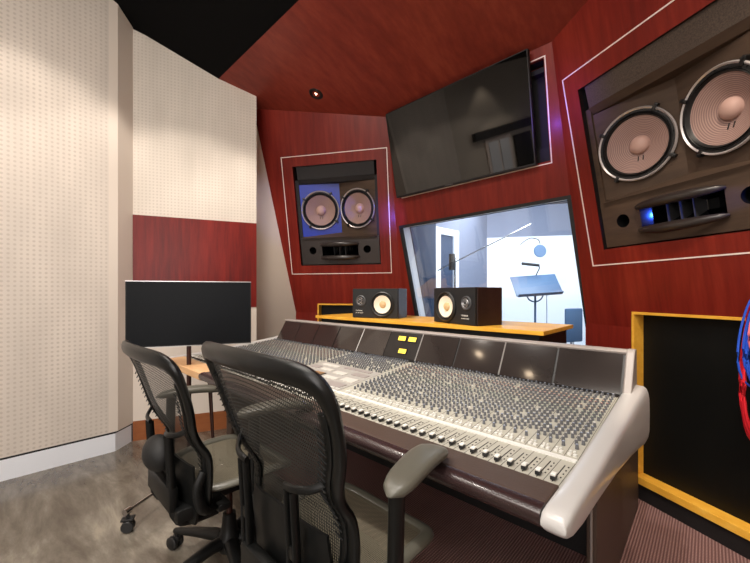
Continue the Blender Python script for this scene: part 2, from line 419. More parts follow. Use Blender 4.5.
# the right one goes down to the floor line with an upright wall; built with a hole for the recess
oW, MRl = upright('wall_lower_right', pR0, pR1, 0, ZL, 'mahogany', 'upright mahogany wall below the right soffit around the black recess', cut=(xr+.012, xr+FH+.19, .125))
oW, MLl = upright('wall_lower_left', pL0, pL1, 0, ZL, 'mahogany', 'upright mahogany wall below the left soffit behind the console', cut=(xl+.012, xl+FH-.012, .125))
oW, MCl = upright('wall_lower_front', pL1, pR0, 0, .70, 'mahogany', 'upright mahogany wall below the studio window behind the console')
oW.location.y = CK-TM*.70
def framed(name, mt, x0, w, label, z0=.098, z1=1.09):
    t = thing(name, label, 'framed recess', mat=mt)
    bm = B(); f = .015; dz0, dz1 = -.06, .026
    for a, b in (((x0, z1-f), (x0+w, z1)), ((x0, z0), (x0+w, z0+f*2.6)), ((x0, z0+f), (x0+f, z1-f)), ((x0+w-f, z0+f), (x0+w, z1-f))):
        box(bm, (a[0], a[1], dz0), (b[0], b[1], dz1))
    obj('frame', bm, 'yellow_wood', t, False, bevel=.0015)
    bm = B(); box(bm, (x0+f, z0+f, -.058), (x0+w-f, z1-f, -.050)); obj('grille_cloth', bm, 'black_cloth', t, False)
    return t
framed('framed_recess', MRl, xr, FH+.2, 'yellow wood framed black recess low in the right wall behind the console end')
framed('framed_recess', MLl, xl, FH, 'yellow wood framed recess at the left end of the speaker shelf')
bm = B(); box(bm, (xr-.02, 0, .0), (xr+FH+.2, .096, .012)); struct('baseboard_right', bm, 'black', 'black kick board under the yellow framed recess', 'baseboard', MRl)
inlay('trim_1', ML, -1.692, .658, -.635, 1.812, 'thin white inlay line around the left soffit loudspeaker')
inlay('trim_2', MR, -1.775, .927, -.722, 2.104, 'thin white inlay line around the right soffit loudspeaker')
inlay('trim_3', MC, PAN[0], PAN[1], PAN[2], PAN[3], 'thin white inlay line around the recess behind the television')
# recess behind the television
bm = B(); x0, y0, x1, y1 = PAN[0]+.02, PAN[1]+.02, PAN[2]-.012, PAN[3]-.012
box(bm, (x0, y0, -.16), (x1, y1, -.15))
for a, b in (((x0-.01, y0), (x0, y1)), ((x1, y0), (x1+.01, y1)), ((x0, y0-.01), (x1, y0)), ((x0, y1), (x1, y1+.01))): box(bm, (a[0], a[1], -.16), (b[0], b[1], -.03))
box(bm, (x0, y1-.06, -.15), (x1, y1-.03, -.06)); box(bm, (x0, y0, -.15), (x1, y0+.10, -.07))
tag(obj('recessed_cabinet', bm, 'darkened_foam', None, False, MC), 'dark recessed cabinet mostly hidden behind the wall television', 'cabinet')

# ------------------------------------------------------------------ ceiling
bm = B()
def slab(pts, up=.05):
    a = [bm.verts.new(p) for p in pts]; b = [bm.verts.new(V(p)+V((0, 0, up))) for p in pts]
    bm.faces.new(a); bm.faces.new(b)
    for i in range(len(pts)): bm.faces.new((a[i], a[(i+1) % len(pts)], b[(i+1) % len(pts)], b[i]))
slab([(-3.5, YB, ceil_z(YB)), (.9, YB, ceil_z(YB)), (.9, 2.9, ceil_z(2.9)), (-3.5, 2.9, ceil_z(2.9))])
struct('ceiling_front', bm, 'mahogany_ceiling', 'sloping red mahogany ceiling over the console', 'ceiling')
zb = ceil_z(YB); sl = .457; yk = .45; zk = zb+sl*(YB-yk)
bm = B()
slab([(-3.8, YB, zb), (1.1, YB, zb), (1.1, yk, zk), (-3.8, yk, zk)]); slab([(-3.8, yk, zk), (1.1, yk, zk), (1.1, -3.2, zk), (-3.8, -3.2, zk)])
struct('ceiling', bm, 'black_ceiling', 'black ceiling at the rear of the control room', 'ceiling')

# ------------------------------------------------------------------ floor
bm = B(); box(bm, (-4, -3.3, -.1), (1.2, 2.9, 0)); struct('floor', bm, 'concrete', 'polished mottled grey brown concrete floor', 'floor')
bm = B(); prism(bm, [(-1.15, .50), (.45, .50), (.45, 2.12), (-.62, 2.73), (-2.2, 2.73), (-2.62, 2.45), (-2.62, 1.25), (-1.15, 1.25)], .0005, .006, axis=2)
tag(obj('carpet', bm, 'carpet', None, False), 'ribbed mauve carpet under and around the mixing console', 'carpet')

# ------------------------------------------------------------------ side walls
def wall_seg(name, p, q, z0, zt0, zt1, mat, label, thick=.05, cat='wall', kind='structure', nose=None):
    """upright wall between floor points p->q (room on its right hand side), heights zt0/zt1; local x along, z up"""
    p, q = V((p[0], p[1], 0)), V((q[0], q[1], 0)); d = q-p; L = d.length; a = atan2(d.y, d.x)
    bm = B(); A = [bm.verts.new(c) for c in ((0, 0, z0), (L, 0, z0), (L, 0, zt1), (0, 0, zt0))]
    C = [bm.verts.new(c) for c in ((0, thick, z0), (L, thick, z0), (L, thick, zt1), (0, thick, zt0))]
    bm.faces.new(A); bm.faces.new(C)
    for i in range(4): bm.faces.new((A[i], A[(i+1) % 4], C[(i+1) % 4], C[i]))
    o = obj(name, bm, mat, None, False); o.location = p; o.rotation_euler = (0, 0, a)
    return tag(o, label, cat, None, kind)
WL = -3.28
zbb = .147
wall_seg('wall_left', (WL, -1.15), (WL, .56), zbb, 3.5, 3.5, 'perf_big', 'large perforated beige acoustic wall at the left', .1)
wall_seg('wall_left_edge', (WL, .56), (WL-.004, .618), zbb, 3.5, 3.5, 'beige', 'smooth beige edge strip of the left acoustic wall', .1)
P2a, P2b = (-3.397, .74), (-3.010, 1.61)
wall_seg('wall_left_return', (WL-.004, .618), P2a, zbb, 3.5, 3.4, 'beige', 'narrow smooth beige return between the two acoustic walls', .05)
dd = (V(P2b)-V(P2a)); dn = dd.normalized()
def p2(x): return (P2a[0]+dn.x*x, P2a[1]+dn.y*x)
L2 = dd.length
wall_seg('wall_left_front', P2a, P2b, .138, 3.34, 3.05, 'perf_small', 'beige finely perforated wall panel behind the standing screen', .06)
bm = B(); box(bm, (0, -.008, 1.072), (L2, 0, 1.835)); o = struct('trim_5', bm, 'cherry', 'deep red wood band across the beige wall panel', 'wood band'); o.location = (*P2a, 0); o.rotation_euler = (0, 0, atan2(dn.y, dn.x))
bm = B(); box(bm, (0, -.002, .160), (L2, 0, 1.072)); o = struct('trim_7', bm, 'beige', 'smooth beige lower panel behind the standing screen', 'panel'); o.location = (*P2a, 0); o.rotation_euler = (0, 0, atan2(dn.y, dn.x))
bm = B(); box(bm, (0, -.004, 0), (L2, .05, .160)); o = struct('baseboard_left_front', bm, 'orange_wood', 'orange wood skirting under the beige panel', 'baseboard'); o.location = (*P2a, 0); o.rotation_euler = (0, 0, atan2(dn.y, dn.x))
wall_seg('wall_side_left', (LXW, 1.45), (LXW, 3.0), 0, 3.3, 3.2, 'grey_beige', 'plain grey beige side wall meeting the tilted red wall', .05)
def bboard(name, p, q, z1, mat, label):
    return wall_seg(name, p, q, 0, z1, z1, mat, label, .08, 'baseboard')
bboard('baseboard_left', (WL+.004, -1.15), (WL+.004, .60), .135, 'white_paint', 'tall white skirting along the left acoustic wall')
bboard('baseboard_left_return', (WL+.004, .60), (P2a[0]+.006, P2a[1]-.012), .135, 'white_paint', 'short white skirting on the narrow return')
wall_seg('trim_6', (WL+.003, -1.15), (WL+.003, .60), .135, .147, .147, 'black', 'thin dark shadow gap above the white skirting', .06, 'trim')
wall_seg('trim_8', (WL+.003, .60), (P2a[0]+.004, P2a[1]-.01), .135, .147, .147, 'black', 'thin dark shadow gap above the short skirting', .03, 'trim')
# right and rear walls (behind the camera, they close the room and show in the television)
wall_seg('wall_right', (RXW, 2.6), (RXW, -3.2), 0, 3.3, 3.6, 'beige', 'plain beige right wall beside the camera', .1)
wall_seg('wall_back', (1.0, -3.0), (-2.0, -3.0), 0, 3.6, 3.6, 'grey_beige', 'beige rear wall of the control room', .1)
wall_seg('wall_back_left', (-2.0, -3.0), (WL, -1.1), 0, 3.6, 3.6, 'grey_beige', 'angled beige rear wall with the pale double door', .1)
Qa, Qb = V((WL, -1.1, 0)), V((-2.0, -3.0, 0)); dq = (Qb-Qa).normalized(); mq = Matrix.Identity(4)
for r_ in range(3): mq[r_][0] = dq[r_]; mq[r_][1] = (0, 0, 1)[r_]; mq[r_][2] = (-dq.y, dq.x, 0)[r_]; mq[r_][3] = Qa[r_]
bm = B(); box(bm, (.36, 2.36, .0), (1.6, 2.50, .10)); struct('trim_9', bm, 'black', 'dark beam over the rear double door', 'trim', mq)
bm = B(); box(bm, (.58, 0, .0), (1.10, 2.34, .03)); f = struct('door_1', bm, 'inlay', 'pale rear double door reflected in the television', 'door', mq)
bm = B(); box(bm, (.63, .01, .03), (.82, 2.28, .045)); box(bm, (.86, .01, .03), (1.05, 2.28, .045)); obj('door_panel', bm, 'white_paint', f, False)
bm = B(); box(bm, (1.16, .3, .0), (1.52, 2.28, .05), bev=.01); tag(obj('acoustic_panel', bm, 'black_cloth', None, False, mq), 'dark acoustic panel on the rear wall beside the pale door', 'acoustic panel')

# ------------------------------------------------------------------ soffit loudspeakers
def soffit_speaker(name, mt, x0, y0, label, W=.84, Hh=.969, blue=False):
    t = thing(name, label, 'loudspeaker', mat=mt @ Matrix.Translation((x0, y0, 0)))
    bm = B(); D = -.26
    for a, b in (((-.012, 0, D), (0, Hh, -.004)), ((W, 0, D), (W+.012, Hh, -.004)), ((-.012, -.012, D), (W+.012, 0, -.004)), ((-.012, Hh, D), (W+.012, Hh+.012, -.004)), ((0, 0, D-.01), (W, Hh, D))):
        box(bm, a, b)
    obj('housing', bm, 'black', t, False)
    bm = B(); prism(bm, [(Hh, -.02), (.845, -.03), (.845, -.2), (Hh, -.2)], .03, W-.03, axis=0); obj('header', bm, 'darkened_foam' if blue else 'speckle', t, False)
    bm = B(); prism(bm, [(.842, -.022), (.805, -.05), (.79, -.2), (.842, -.2)], .03, W-.03, axis=0); obj('moulding', bm, 'darkened_foam' if blue else 'baffle', t, False)
    ang = radians(13); xm = W/2; zo, yl, yh = -.045, .29, .80
    zc = zo-tan(ang)*(xm-.03)
    for sgn in (-1, 1):
        xe = xm+sgn*(xm-.03)
        n = V((-sgn*sin(ang), 0, cos(ang))); cx = xm+sgn*.196
        c = V((cx, .545, zc+(abs(cx-xm))*tan(ang)+.002))
        wm = Matrix.Translation(c) @ frame_from(n, V((0, 1, 0)))
        R = .186
        mb = Matrix.Translation(c-n*.002) @ frame_from(n, V((0, 1, 0))); inv_ = mb.inverted()
        cor = [(inv_ @ V((x_, y_, zc+abs(x_-xm)*tan(ang))))[:2] for x_, y_ in ((min(xe, xm), yl), (max(xe, xm), yl), (max(xe, xm), yh), (min(xe, xm), yh))]
        bm = holed(cor, [[((R-.02)*cos(2*pi*k/40), (R-.02)*sin(2*pi*k/40)) for k in range(40)]], .02)
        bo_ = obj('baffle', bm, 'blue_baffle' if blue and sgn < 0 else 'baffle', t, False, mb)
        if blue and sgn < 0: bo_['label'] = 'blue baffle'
        bm = B(); lathe(bm, [(R, 0), (R, .012), (R-.006, .018), (R-.018, .018), (R-.018, 0)], 64)
        w = obj('woofer', bm, ['black'], t, True, wm); 
        bm = B(); lathe(bm, [(R+.003, .010), (R+.005, .018), (R, .024), (R-.007, .0185)], 64); rim = obj('rim', bm, 'rim_metal', w, True)
        prof = [(R-.018, .012)]
        for k in range(9): prof.append((R-.018-.016*k/8, .012+.008*abs(sin(pi*k/8*2))))
        bm = B(); lathe(bm, prof+[(R-.038, .008)], 64); obj('surround', bm, 'rubber', w, True)
        bm = B(); lathe(bm, [(R-.033, .010), (.11, -.010), (.075, -.028), (.045, -.042), (0, -.046)], 64); obj('cone', bm, 'cone', w, True)
        bm = B(); lathe(bm, [(.049, -.048), (.047, -.026), (.036, -.012), (.02, -.004), (0, -.001)], 32); obj('dust_cap', bm, 'dust_cap', w, True)
        for k in range(4):
            a = pi/4+pi/2*k+.15; m2 = Matrix.Rotation(a, 4, 'Z')
            bm = B(); box(bm, (R-.014, -.009, .0), (R+.022, .009, .027), m2, bev=.003); cyl(bm, m2 @ V((R+.012, 0, .02)), m2 @ V((R+.012, 0, .034)), .006, 10)
            obj('clip', bm, 'rubber', w)
        for k in range(8):
            a = 2*pi*k/8; bm = B(); cyl(bm, (cos(a)*(R-.012), sin(a)*(R-.012), .017), (cos(a)*(R-.012), sin(a)*(R-.012), .021), .003, 8); obj('screw', bm, 'void', w)
        bm = B()
        for dx in (-.012, .012): cyl(bm, (dx, -.06, -.03), (dx, -.085, -.018), .0025, 6)
        obj('wire_lug', bm, 'black', w)
    for x_ in (0, W-.032):
        bm = B(); box(bm, (x_, .279, -.2), (x_+.032, .842, -.034)); obj('side_batten', bm, 'darkened_foam' if blue else 'baffle', t, False)
    # sloped ledge under the woofers
    bm = B()
    v = [bm.verts.new(p) for p in ((.03, .278, -.018), (W-.03, .278, -.018), (W-.03, .286, zo), (xm, .318, zc), (.03, .286, zo))]
    bm.faces.new(v); b2 = [bm.verts.new(p.co-V((0, .03, 0))) for p in v]; bm.faces.new(b2)
    for i in range(5): bm.faces.new((v[i], v[(i+1) % 5], b2[(i+1) % 5], b2[i]))
    obj('ledge', bm, 'baffle', t, False)
    # lower cabinet with horn and ports
    hx0, hx1, hy0, hy1 = xm-.185, xm+.195, .085, .205
    ports = ((.135, .15), (.705, .15))
    circ = lambda c, r: [(c[0]+r*cos(2*pi*k/28), c[1]+r*sin(2*pi*k/28)) for k in range(28)]
    bm = holed(rect(.01, .008, W-.01, .278), [rect(hx0, hy0, hx1, hy1)]+[circ(p, .037) for p in ports], .02)
    o = obj('horn_panel', bm, 'shaded_panel' if blue else 'baffle', t, False); o.location = (0, 0, -.018)
    for p in ports:
        bm = B(); lathe(bm, [(.040, .0), (.037, .003), (.035, 0), (.034, -.09), (0, -.09)], 28); q = obj('port', bm, 'void', t, True, Matrix.Translation((p[0], p[1], -.02)))
    bm = B()
    zf, zk2 = -.022, -.15; tx = .10
    P = [(hx0, hy0, zf), (hx1, hy0, zf), (hx1, hy1, zf), (hx0, hy1, zf), (xm-tx, hy0+.035, zk2), (xm+tx, hy0+.035, zk2), (xm+tx, hy1-.035, zk2), (xm-tx, hy1-.035, zk2)]
    vv = [bm.verts.new(p) for p in P]
    for q in ((0, 1, 5, 4), (1, 2, 6, 5), (2, 3, 7, 6), (3, 0, 4, 7), (4, 5, 6, 7)): bm.faces.new([vv[i] for i in q])
    horn = obj('horn', bm, 'black_gloss', t, False)
    for sy, yy in ((1, hy1), (-1, hy0)):
        bm = B(); pts = []; rr = []; N = 22
        for k in range(N+1):
            s = k/N; x = hx0-.012+(hx1-hx0+.024)*s; bul = sin(pi*s)**.8
            pts.append((x, yy+sy*(.002+.006*bul), -.010+.048*bul)); rr.append((.006+.017*bul**.6, .006+.020*bul**.6))
        sweep(bm, pts, rr, ref=V((0, 1, 0)), n=14); obj('lip', bm, 'horn', horn)
    for dx in (-.07, -.01, .05):
        bm = B(); box(bm, (xm+dx-.0015, hy0+.012, -.14), (xm+dx+.0015, hy1-.012, -.05)); obj('fin', bm, 'grey_ring', horn, False)
    return t
soffit_speaker('soffit_loudspeaker', ML, OL[0], OL[1], 'twin woofer soffit loudspeaker with blue baffle in the left red wall', blue=True)
soffit_speaker('soffit_loudspeaker', MR, OR[0], OR[1], 'large twin woofer soffit loudspeaker in the right red wall')

# ------------------------------------------------------------------ wall television
off = .075
KT = CK-off*CN.length
MT = plane_frame(CN, KT)
q = [loc(MT, hit(u, v, CN, KT)) for u, v in ((384.5, 114.5), (525, 49), (538, 164.5), (397, 198))]
tx0 = (q[0].x+q[3].x)/2; tx1 = (q[1].x+q[2].x)/2; ty0 = (q[2].y+q[3].y)/2; ty1 = (q[0].y+q[1].y)/2
t = thing('wall_television', 'large glossy black television hung on the red wall above the window', 'television', mat=MT @ Matrix.Translation((tx0, ty0, 0)))
w, h = tx1-tx0, ty1-ty0
bm = B(); box(bm, (0, 0, -.04), (w, h, -.001), bev=.004); obj('casing', bm, 'black', t)
bm = B(); box(bm, (.008, .014, -.001), (w-.008, h-.008, .0008)); obj('screen', bm, 'tv_glass', t, False)
bm = B(); box(bm, (w*.3, h*.3, -.0745), (w*.7, h*.7, -.04)); obj('wall_bracket', bm, 'black', t, False)
bm = B(); box(bm, (w*.42, .003, .0005), (w*.48, .010, .002)); obj('indicator_bar', bm, 'grey_ring', t, False)

# ------------------------------------------------------------------ studio window
bm = B()
def loop_band(bm, poly, wd, z0, z1, grow=0):
    n = len(poly); cx = sum(p[0] for p in poly)/n; cy = sum(p[1] for p in poly)/n
    def shift(p, w):
        sx = 1 if p[0] > cx else -1; sy = 1 if p[1] > cy else -1
        return (p[0]-sx*w, p[1]-sy*w)
    O = [shift(p, -grow) for p in poly]; I = [shift(p, wd) for p in poly]
    for i in range(n):
        j = (i+1) % n; c = [O[i], O[j], I[j], I[i]]
        a = [bm.verts.new((*p, z0)) for p in c]; b = [bm.verts.new((*p, z1)) for p in c]
        bm.faces.new(a); bm.faces.new(b)
        for k in range(4): bm.faces.new((a[k], a[(k+1) % 4], b[(k+1) % 4], b[k]))
loop_band(bm, WIN, .012, -.03, .004, .012)
wf = struct('window_1', bm, 'black', 'studio window in a thin black frame looking into the recording room', 'window', MC)
bm = B()
def lining(bm, poly, d0, d1, t=.01):
    n = len(poly)
    for i in range(n):
        j = (i+1) % n; a, b = poly[i], poly[j]
        f = [bm.verts.new(p) for p in ((*a, d0), (*b, d0), (*b, d1), (*a, d1))]; bm.faces.new(f)
lining(bm, [(WIN[0][0]+.013, WIN[0][1]+.013), (WIN[1][0]-.013, WIN[1][1]+.013), (WIN[2][0]-.013, WIN[2][1]-.013), (WIN[3][0]+.013, WIN[3][1]-.013)], -.03, -.13)
obj('window_jamb', bm, 'white_paint', wf, False)
for z in (-.028, -.13):
    bm = B(); vs = [bm.verts.new((*p, z)) for p in [(WIN[0][0]+.012, WIN[0][1]+.012), (WIN[1][0]-.012, WIN[1][1]+.012), (WIN[2][0]-.012, WIN[2][1]-.012), (WIN[3][0]+.012, WIN[3][1]-.012)]]
    bm.faces.new(vs); obj('window_pane', bm, 'glass', wf, False)
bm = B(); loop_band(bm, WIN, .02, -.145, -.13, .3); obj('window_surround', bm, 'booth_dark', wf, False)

# ------------------------------------------------------------------ recording room behind the window
def vquad(name, a, b, z0, z1, mat, label, cat='wall', th=.04):
    a, b = V((a[0], a[1], 0)), V((b[0], b[1], 0)); d = (b-a).normalized(); nrm = V((-d.y, d.x, 0))*th
    bm = B(); box_pts = [a, b, b+nrm, a+nrm]
    prism(bm, [(p.x, p.y) for p in box_pts], z0, z1, axis=2)
    return struct(name, bm, mat, label, cat)
T0 = 5.6
c0 = at(487, 238, T0)                                      # top left corner of the white wall
dW = V((.8660254, .5, 0)); cR = c0+dW*4.2
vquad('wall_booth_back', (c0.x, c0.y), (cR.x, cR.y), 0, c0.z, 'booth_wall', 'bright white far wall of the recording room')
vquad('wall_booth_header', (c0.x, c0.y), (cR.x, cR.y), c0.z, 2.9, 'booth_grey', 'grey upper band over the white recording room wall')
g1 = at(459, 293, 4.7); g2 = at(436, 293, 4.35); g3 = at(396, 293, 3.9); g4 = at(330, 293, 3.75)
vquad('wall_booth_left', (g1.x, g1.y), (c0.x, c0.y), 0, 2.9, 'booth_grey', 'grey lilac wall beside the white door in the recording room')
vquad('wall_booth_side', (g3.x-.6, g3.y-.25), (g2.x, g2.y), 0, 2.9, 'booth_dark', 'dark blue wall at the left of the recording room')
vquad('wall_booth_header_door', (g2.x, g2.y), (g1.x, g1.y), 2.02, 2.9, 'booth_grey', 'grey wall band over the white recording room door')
# white door with glass
d = V((g1.x-g2.x, g1.y-g2.y, 0)); Ld = d.length; ad = atan2(d.y, d.x)
mt = Matrix.Translation((g2.x, g2.y, 0)) @ Matrix.Rotation(ad, 4, 'Z')
bm = B()
for a, b in (((0, 0, 0), (.10, .06, 2.02)), ((Ld-.10, 0, 0), (Ld, .06, 2.02)), ((.1, 0, 1.94), (Ld-.1, .06, 2.02)), ((.1, 0, 0), (Ld-.1, .06, .2))): box(bm, a, b)
dr = struct('door_2', bm, 'booth_wall', 'white framed glazed door in the recording room', 'door', mt)
bm = B(); box(bm, (.1, .03, .2), (Ld-.1, .04, 1.94)); obj('door_pane', bm, 'booth_dark', dr, False)
bm = B(); box(bm, (.13, .0, 1.0), (.16, -.06, 1.2), bev=.005); obj('door_handle', bm, 'chrome', dr, False)
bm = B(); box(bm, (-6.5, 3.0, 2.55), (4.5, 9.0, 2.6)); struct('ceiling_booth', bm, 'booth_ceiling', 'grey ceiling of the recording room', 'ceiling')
bm = B(); box(bm, (-6.5, 2.98, -.06), (4.5, 9.0, 0)); struct('floor_booth', bm, 'booth_floor', 'pale blue grey floor of the recording room', 'floor')
vquad('wall_booth_right', (cR.x, cR.y), (1.6, 3.0), 0, 2.9, 'booth_wall', 'white right wall of the recording room')
# ceiling beam in the recording room
bA, bB = at(497, 222, 4.2), at(462, 205, 3.6)
# music stand
ms = at(536, 293, 4.0); t = thing('music_stand', 'blue grey music stand with lamp standing in the recording room', 'music stand', (ms.x, ms.y, 0), YAW)
bm = B(); mtx = Matrix.Translation((0, 0, 1.29)) @ Matrix.Rotation(radians(-4), 4, 'Y') @ Matrix.Rotation(radians(-35), 4, 'X')
box(bm, (-.26, -.004, -.135), (.26, .004, .135), mtx, bev=.003); box(bm, (-.245, -.05, -.145), (.245, .004, -.135), mtx); obj('desk', bm, 'stand_blue', t)
bm = B(); cyl(bm, (0, .02, .1), (0, .02, 1.25), .012); sweep(bm, spline([(-.1, .02, 1.2), (-.07, .03, 1.13), (0, .03, 1.1), (.07, .03, 1.13), (.1, .02, 1.2)]), .008); obj('pole', bm, 'stand_blue', t)
for k in range(3):
    a = 2*pi*k/3+.4; bm = B(); sweep(bm, [(0, .02, .28), (.18*cos(a), .02+.18*sin(a), .1), (.28*cos(a), .02+.28*sin(a), .01)], .009, n=8); obj('leg', bm, 'stand_blue', t)
bm = B(); cyl(bm, (-.17, -.03, 1.53), (.02, -.03, 1.51), .016); sweep(bm, [(.02, -.03, 1.51), (.03, -.02, 1.48), (.0, 0, 1.40)], .006, n=8); obj('lamp', bm, 'black', t)
bm = B(); sweep(bm, spline([(.12, 0, 1.22), (.13, .02, .8), (.10, .02, .4), (.12, 0, .02)]), .004, n=6); obj('lamp_cord', bm, 'stand_blue', t)
# microphone with pop filter on a boom
mp = at(540, 251, 4.1); t = thing('pop_filter', 'round dark pop filter on a gooseneck above the music stand', 'pop filter', (mp.x, mp.y, mp.z), YAW)
bm = B(); lathe(bm, [(.070, -.006), (.074, 0), (.070, .006), (0, .003)], 32, Matrix.Rotation(radians(90), 4, 'X')); lathe(bm, [(.070, -.006), (0, -.003)], 32, Matrix.Rotation(radians(90), 4, 'X')); obj('screen', bm, 'stand_blue', t)
bm = B(); sweep(bm, spline([(.0, 0, .085), (-.02, 0, .13), (-.10, 0, .15), (-.17, 0, .12), (-.23, 0, .07)]), .005, n=8); obj('gooseneck', bm, 'black', t)
bo = at(455, 262, 4.0); be = at(531, 224, 3.7); t = thing('microphone_stand', 'tall stand with a long pale boom arm in the recording room', 'microphone stand', (bo.x, bo.y, 0))
bm = B(); cyl(bm, (0, 0, .02), (0, 0, bo.z+.05), .011); obj('pole', bm, 'chrome', t)
bm = B(); p0 = V((0, 0, bo.z)); p1 = be-V((bo.x, bo.y, 0)); cyl(bm, p0-(p1-p0)*.25, p1, .007); obj('boom_arm', bm, 'chrome', t)
for k in range(3):
    a = 2*pi*k/3; bm = B(); cyl(bm, (0, 0, .25), (.3*cos(a), .3*sin(a), .01), .008, 8); obj('leg', bm, 'chrome', t)
bm = B(); m2 = V((0, 0, bo.z)); cyl(bm, m2+V((-.02, -.03, -.09)), m2+V((-.02, -.03, .09)), .035, 14); obj('clamp', bm, 'black', t)
# blue chair
ch = at(573, 320, 3.9); t = thing('studio_chair', 'blue backed chair in the recording room at the right of the window', 'chair', (ch.x, ch.y, 0), YAW+.4)
bm = B(); box(bm, (-.12, -.015, .66), (.14, .015, 1.03), bev=.013); obj('backrest', bm, 'stand_blue', t)
bm = B(); box(bm, (-.2, -.42, .43), (.2, 0, .47), bev=.015); obj('seat', bm, 'stand_blue', t)
for sx in (-.17, .17):
    for sy in (-.38, -.02): bm = B(); cyl(bm, (sx, sy, 0), (sx, sy, .44), .011); obj('leg', bm, 'chrome', t)
bm = B(); box(bm, (-.02, 0, .45), (.02, .02, .7)); obj('back_support', bm, 'chrome', t)

# ------------------------------------------------------------------ speaker shelf and near-field speakers
SX0, SX1, SY0, SY1, SZ = -2.46, -.60, 1.86, 2.39, 1.008
t = thing('speaker_shelf', 'long yellow wood topped shelf cabinet behind the console', 'shelf', (0, 0, 0))
bm = B(); box(bm, (SX0, SY0, SZ-.022), (SX1, SY1, SZ)); obj('top_board', bm, 'yellow_wood', t, False, bevel=.002)
bm = B(); box(bm, (SX0+.25, SY0+.03, .006), (SX1-.03, SY1-.03, SZ-.022)); obj('cabinet', bm, 'black', t, False)
def nearfield(name, fl, fr, label, tweet_left, hh=.226):
    fl, fr = V(fl), V(fr); d = fr-fl; Wd = d.length; a = atan2(d.y, d.x)
    t = thing(name, label, 'loudspeaker', (fl.x, fl.y, SZ), a)
    bm = B(); box(bm, (0, 0, 0), (Wd, .20, hh)); obj('cabinet', bm, 'near_cab', t, False, bevel=.003)
    rot = lambda x, z, y=-.014: Matrix.Translation((x, y, z)) @ Matrix.Rotation(radians(90), 4, 'X')
    wx = Wd-.125 if tweet_left else .125; tx = .075 if tweet_left else Wd-.075
    bm = holed(rect(.004, .004, Wd-.004, hh-.004), [[(wx+.085*cos(2*pi*k/36), .106+.085*sin(2*pi*k/36)) for k in range(36)]], .012)
    obj('front_panel', bm, 'black', t, False, rot(0, 0, -.014)); 
    bm = B(); lathe(bm, [(.096, 0), (.096, .007), (.088, .012), (.082, .009), (.080, .003)], 48); w = obj('woofer', bm, 'rubber', t, True, rot(wx, .106))
    bm = B(); lathe(bm, [(.080, .003), (.074, .009), (.068, .005)], 48); obj('surround', bm, 'black', w)
    bm = B(); lathe(bm, [(.070, .005), (.03, -.007), (.026, -.008), (0, -.009)], 48); obj('cone', bm, 'white_cone', w)
    bm = B(); lathe(bm, [(.028, -.010), (.024, .001), (.012, .006), (0, .007)], 24); obj('dust_cap', bm, 'tan_cap', w)
    bm = B(); lathe(bm, [(.042, 0), (.042, .005), (.036, .008), (.031, .003), (.024, .002)], 36); tw = obj('tweeter', bm, 'grey_ring', t, True, rot(tx, .132))
    bm = B(); lathe(bm, [(.024, .002), (.016, .010), (.006, .013), (0, .0135)], 24); obj('dome', bm, 'black', tw)
    bm = B()
    for rr in (.012, .024): lathe(bm, [(rr, .0125), (rr+.001, .0135), (rr+.002, .0125)], 24)
    for k in range(3):
        aa = pi*k/3; cyl(bm, (cos(aa)*.026, sin(aa)*.026, .012), (-cos(aa)*.026, -sin(aa)*.026, .012), .001, 6)
    obj('grille', bm, 'silver', tw)
    xt = tx-.045
    text_mesh('brand_lettering', 'YAMAHA', .014, 'k_white', t, Matrix.Translation((xt, -.0145, .052)) @ Matrix.Rotation(radians(90), 4, 'X'))
    text_mesh('model_lettering', 'NS-10M STUDIO', .009, 'k_white', t, Matrix.Translation((xt, -.0145, .036)) @ Matrix.Rotation(radians(90), 4, 'X'))
    return t
nearfield('nearfield_speaker', (-2.035, 1.905), (-1.68, 2.035), 'left black near-field speaker with white cone on the yellow shelf', True)
nearfield('nearfield_speaker', (-1.335, 2.005), (-.968, 1.885), 'right black near-field speaker with white cone on the yellow shelf', False)

# ------------------------------------------------------------------ mixing console
CX0, CX1 = -2.68, -.25
con = thing('mixing_console', 'very wide pale grey mixing console with dark meter bridge and leather armrest', 'mixing console', (-1.46, 1.3, 0))
OFF = Matrix.Translation((1.46, -1.3, 0))
def cobj(name, bm, mats, parent=None, smooth=True, bevel=0, **k):
    o = obj(name, bm, mats, parent or con, smooth, OFF if parent is None else None, bevel, **k); return o
def surf_z(y):
    pts = [(.885, .752), (1.05, .753), (1.62, .808)]
    for (a, za), (b, zb_) in zip(pts, pts[1:]):
        if y <= b: return za+(zb_-za)*(y-a)/(b-a)
    return .808
SEC = [(CX0, -1.715), (-1.715, -1.225), (-1.225, CX1)]
bm = B()
prism(bm, [(.885, .752), (1.05, .753), (1.62, .808), (1.75, .80), (1.75, .60), (1.25, .62), (.95, .69), (.885, .70)], CX0, CX1)
cobj('body', bm, 'surface', None, False)
bm = B()
prism(bm, [(1.62, .806), (1.70, .95), (1.715, .975), (1.74, .970), (1.75, .79), (1.64, .79)], CX0, CX1+.013); cobj('bridge_body', bm, 'cons_grey', None, False, bevel=.003)
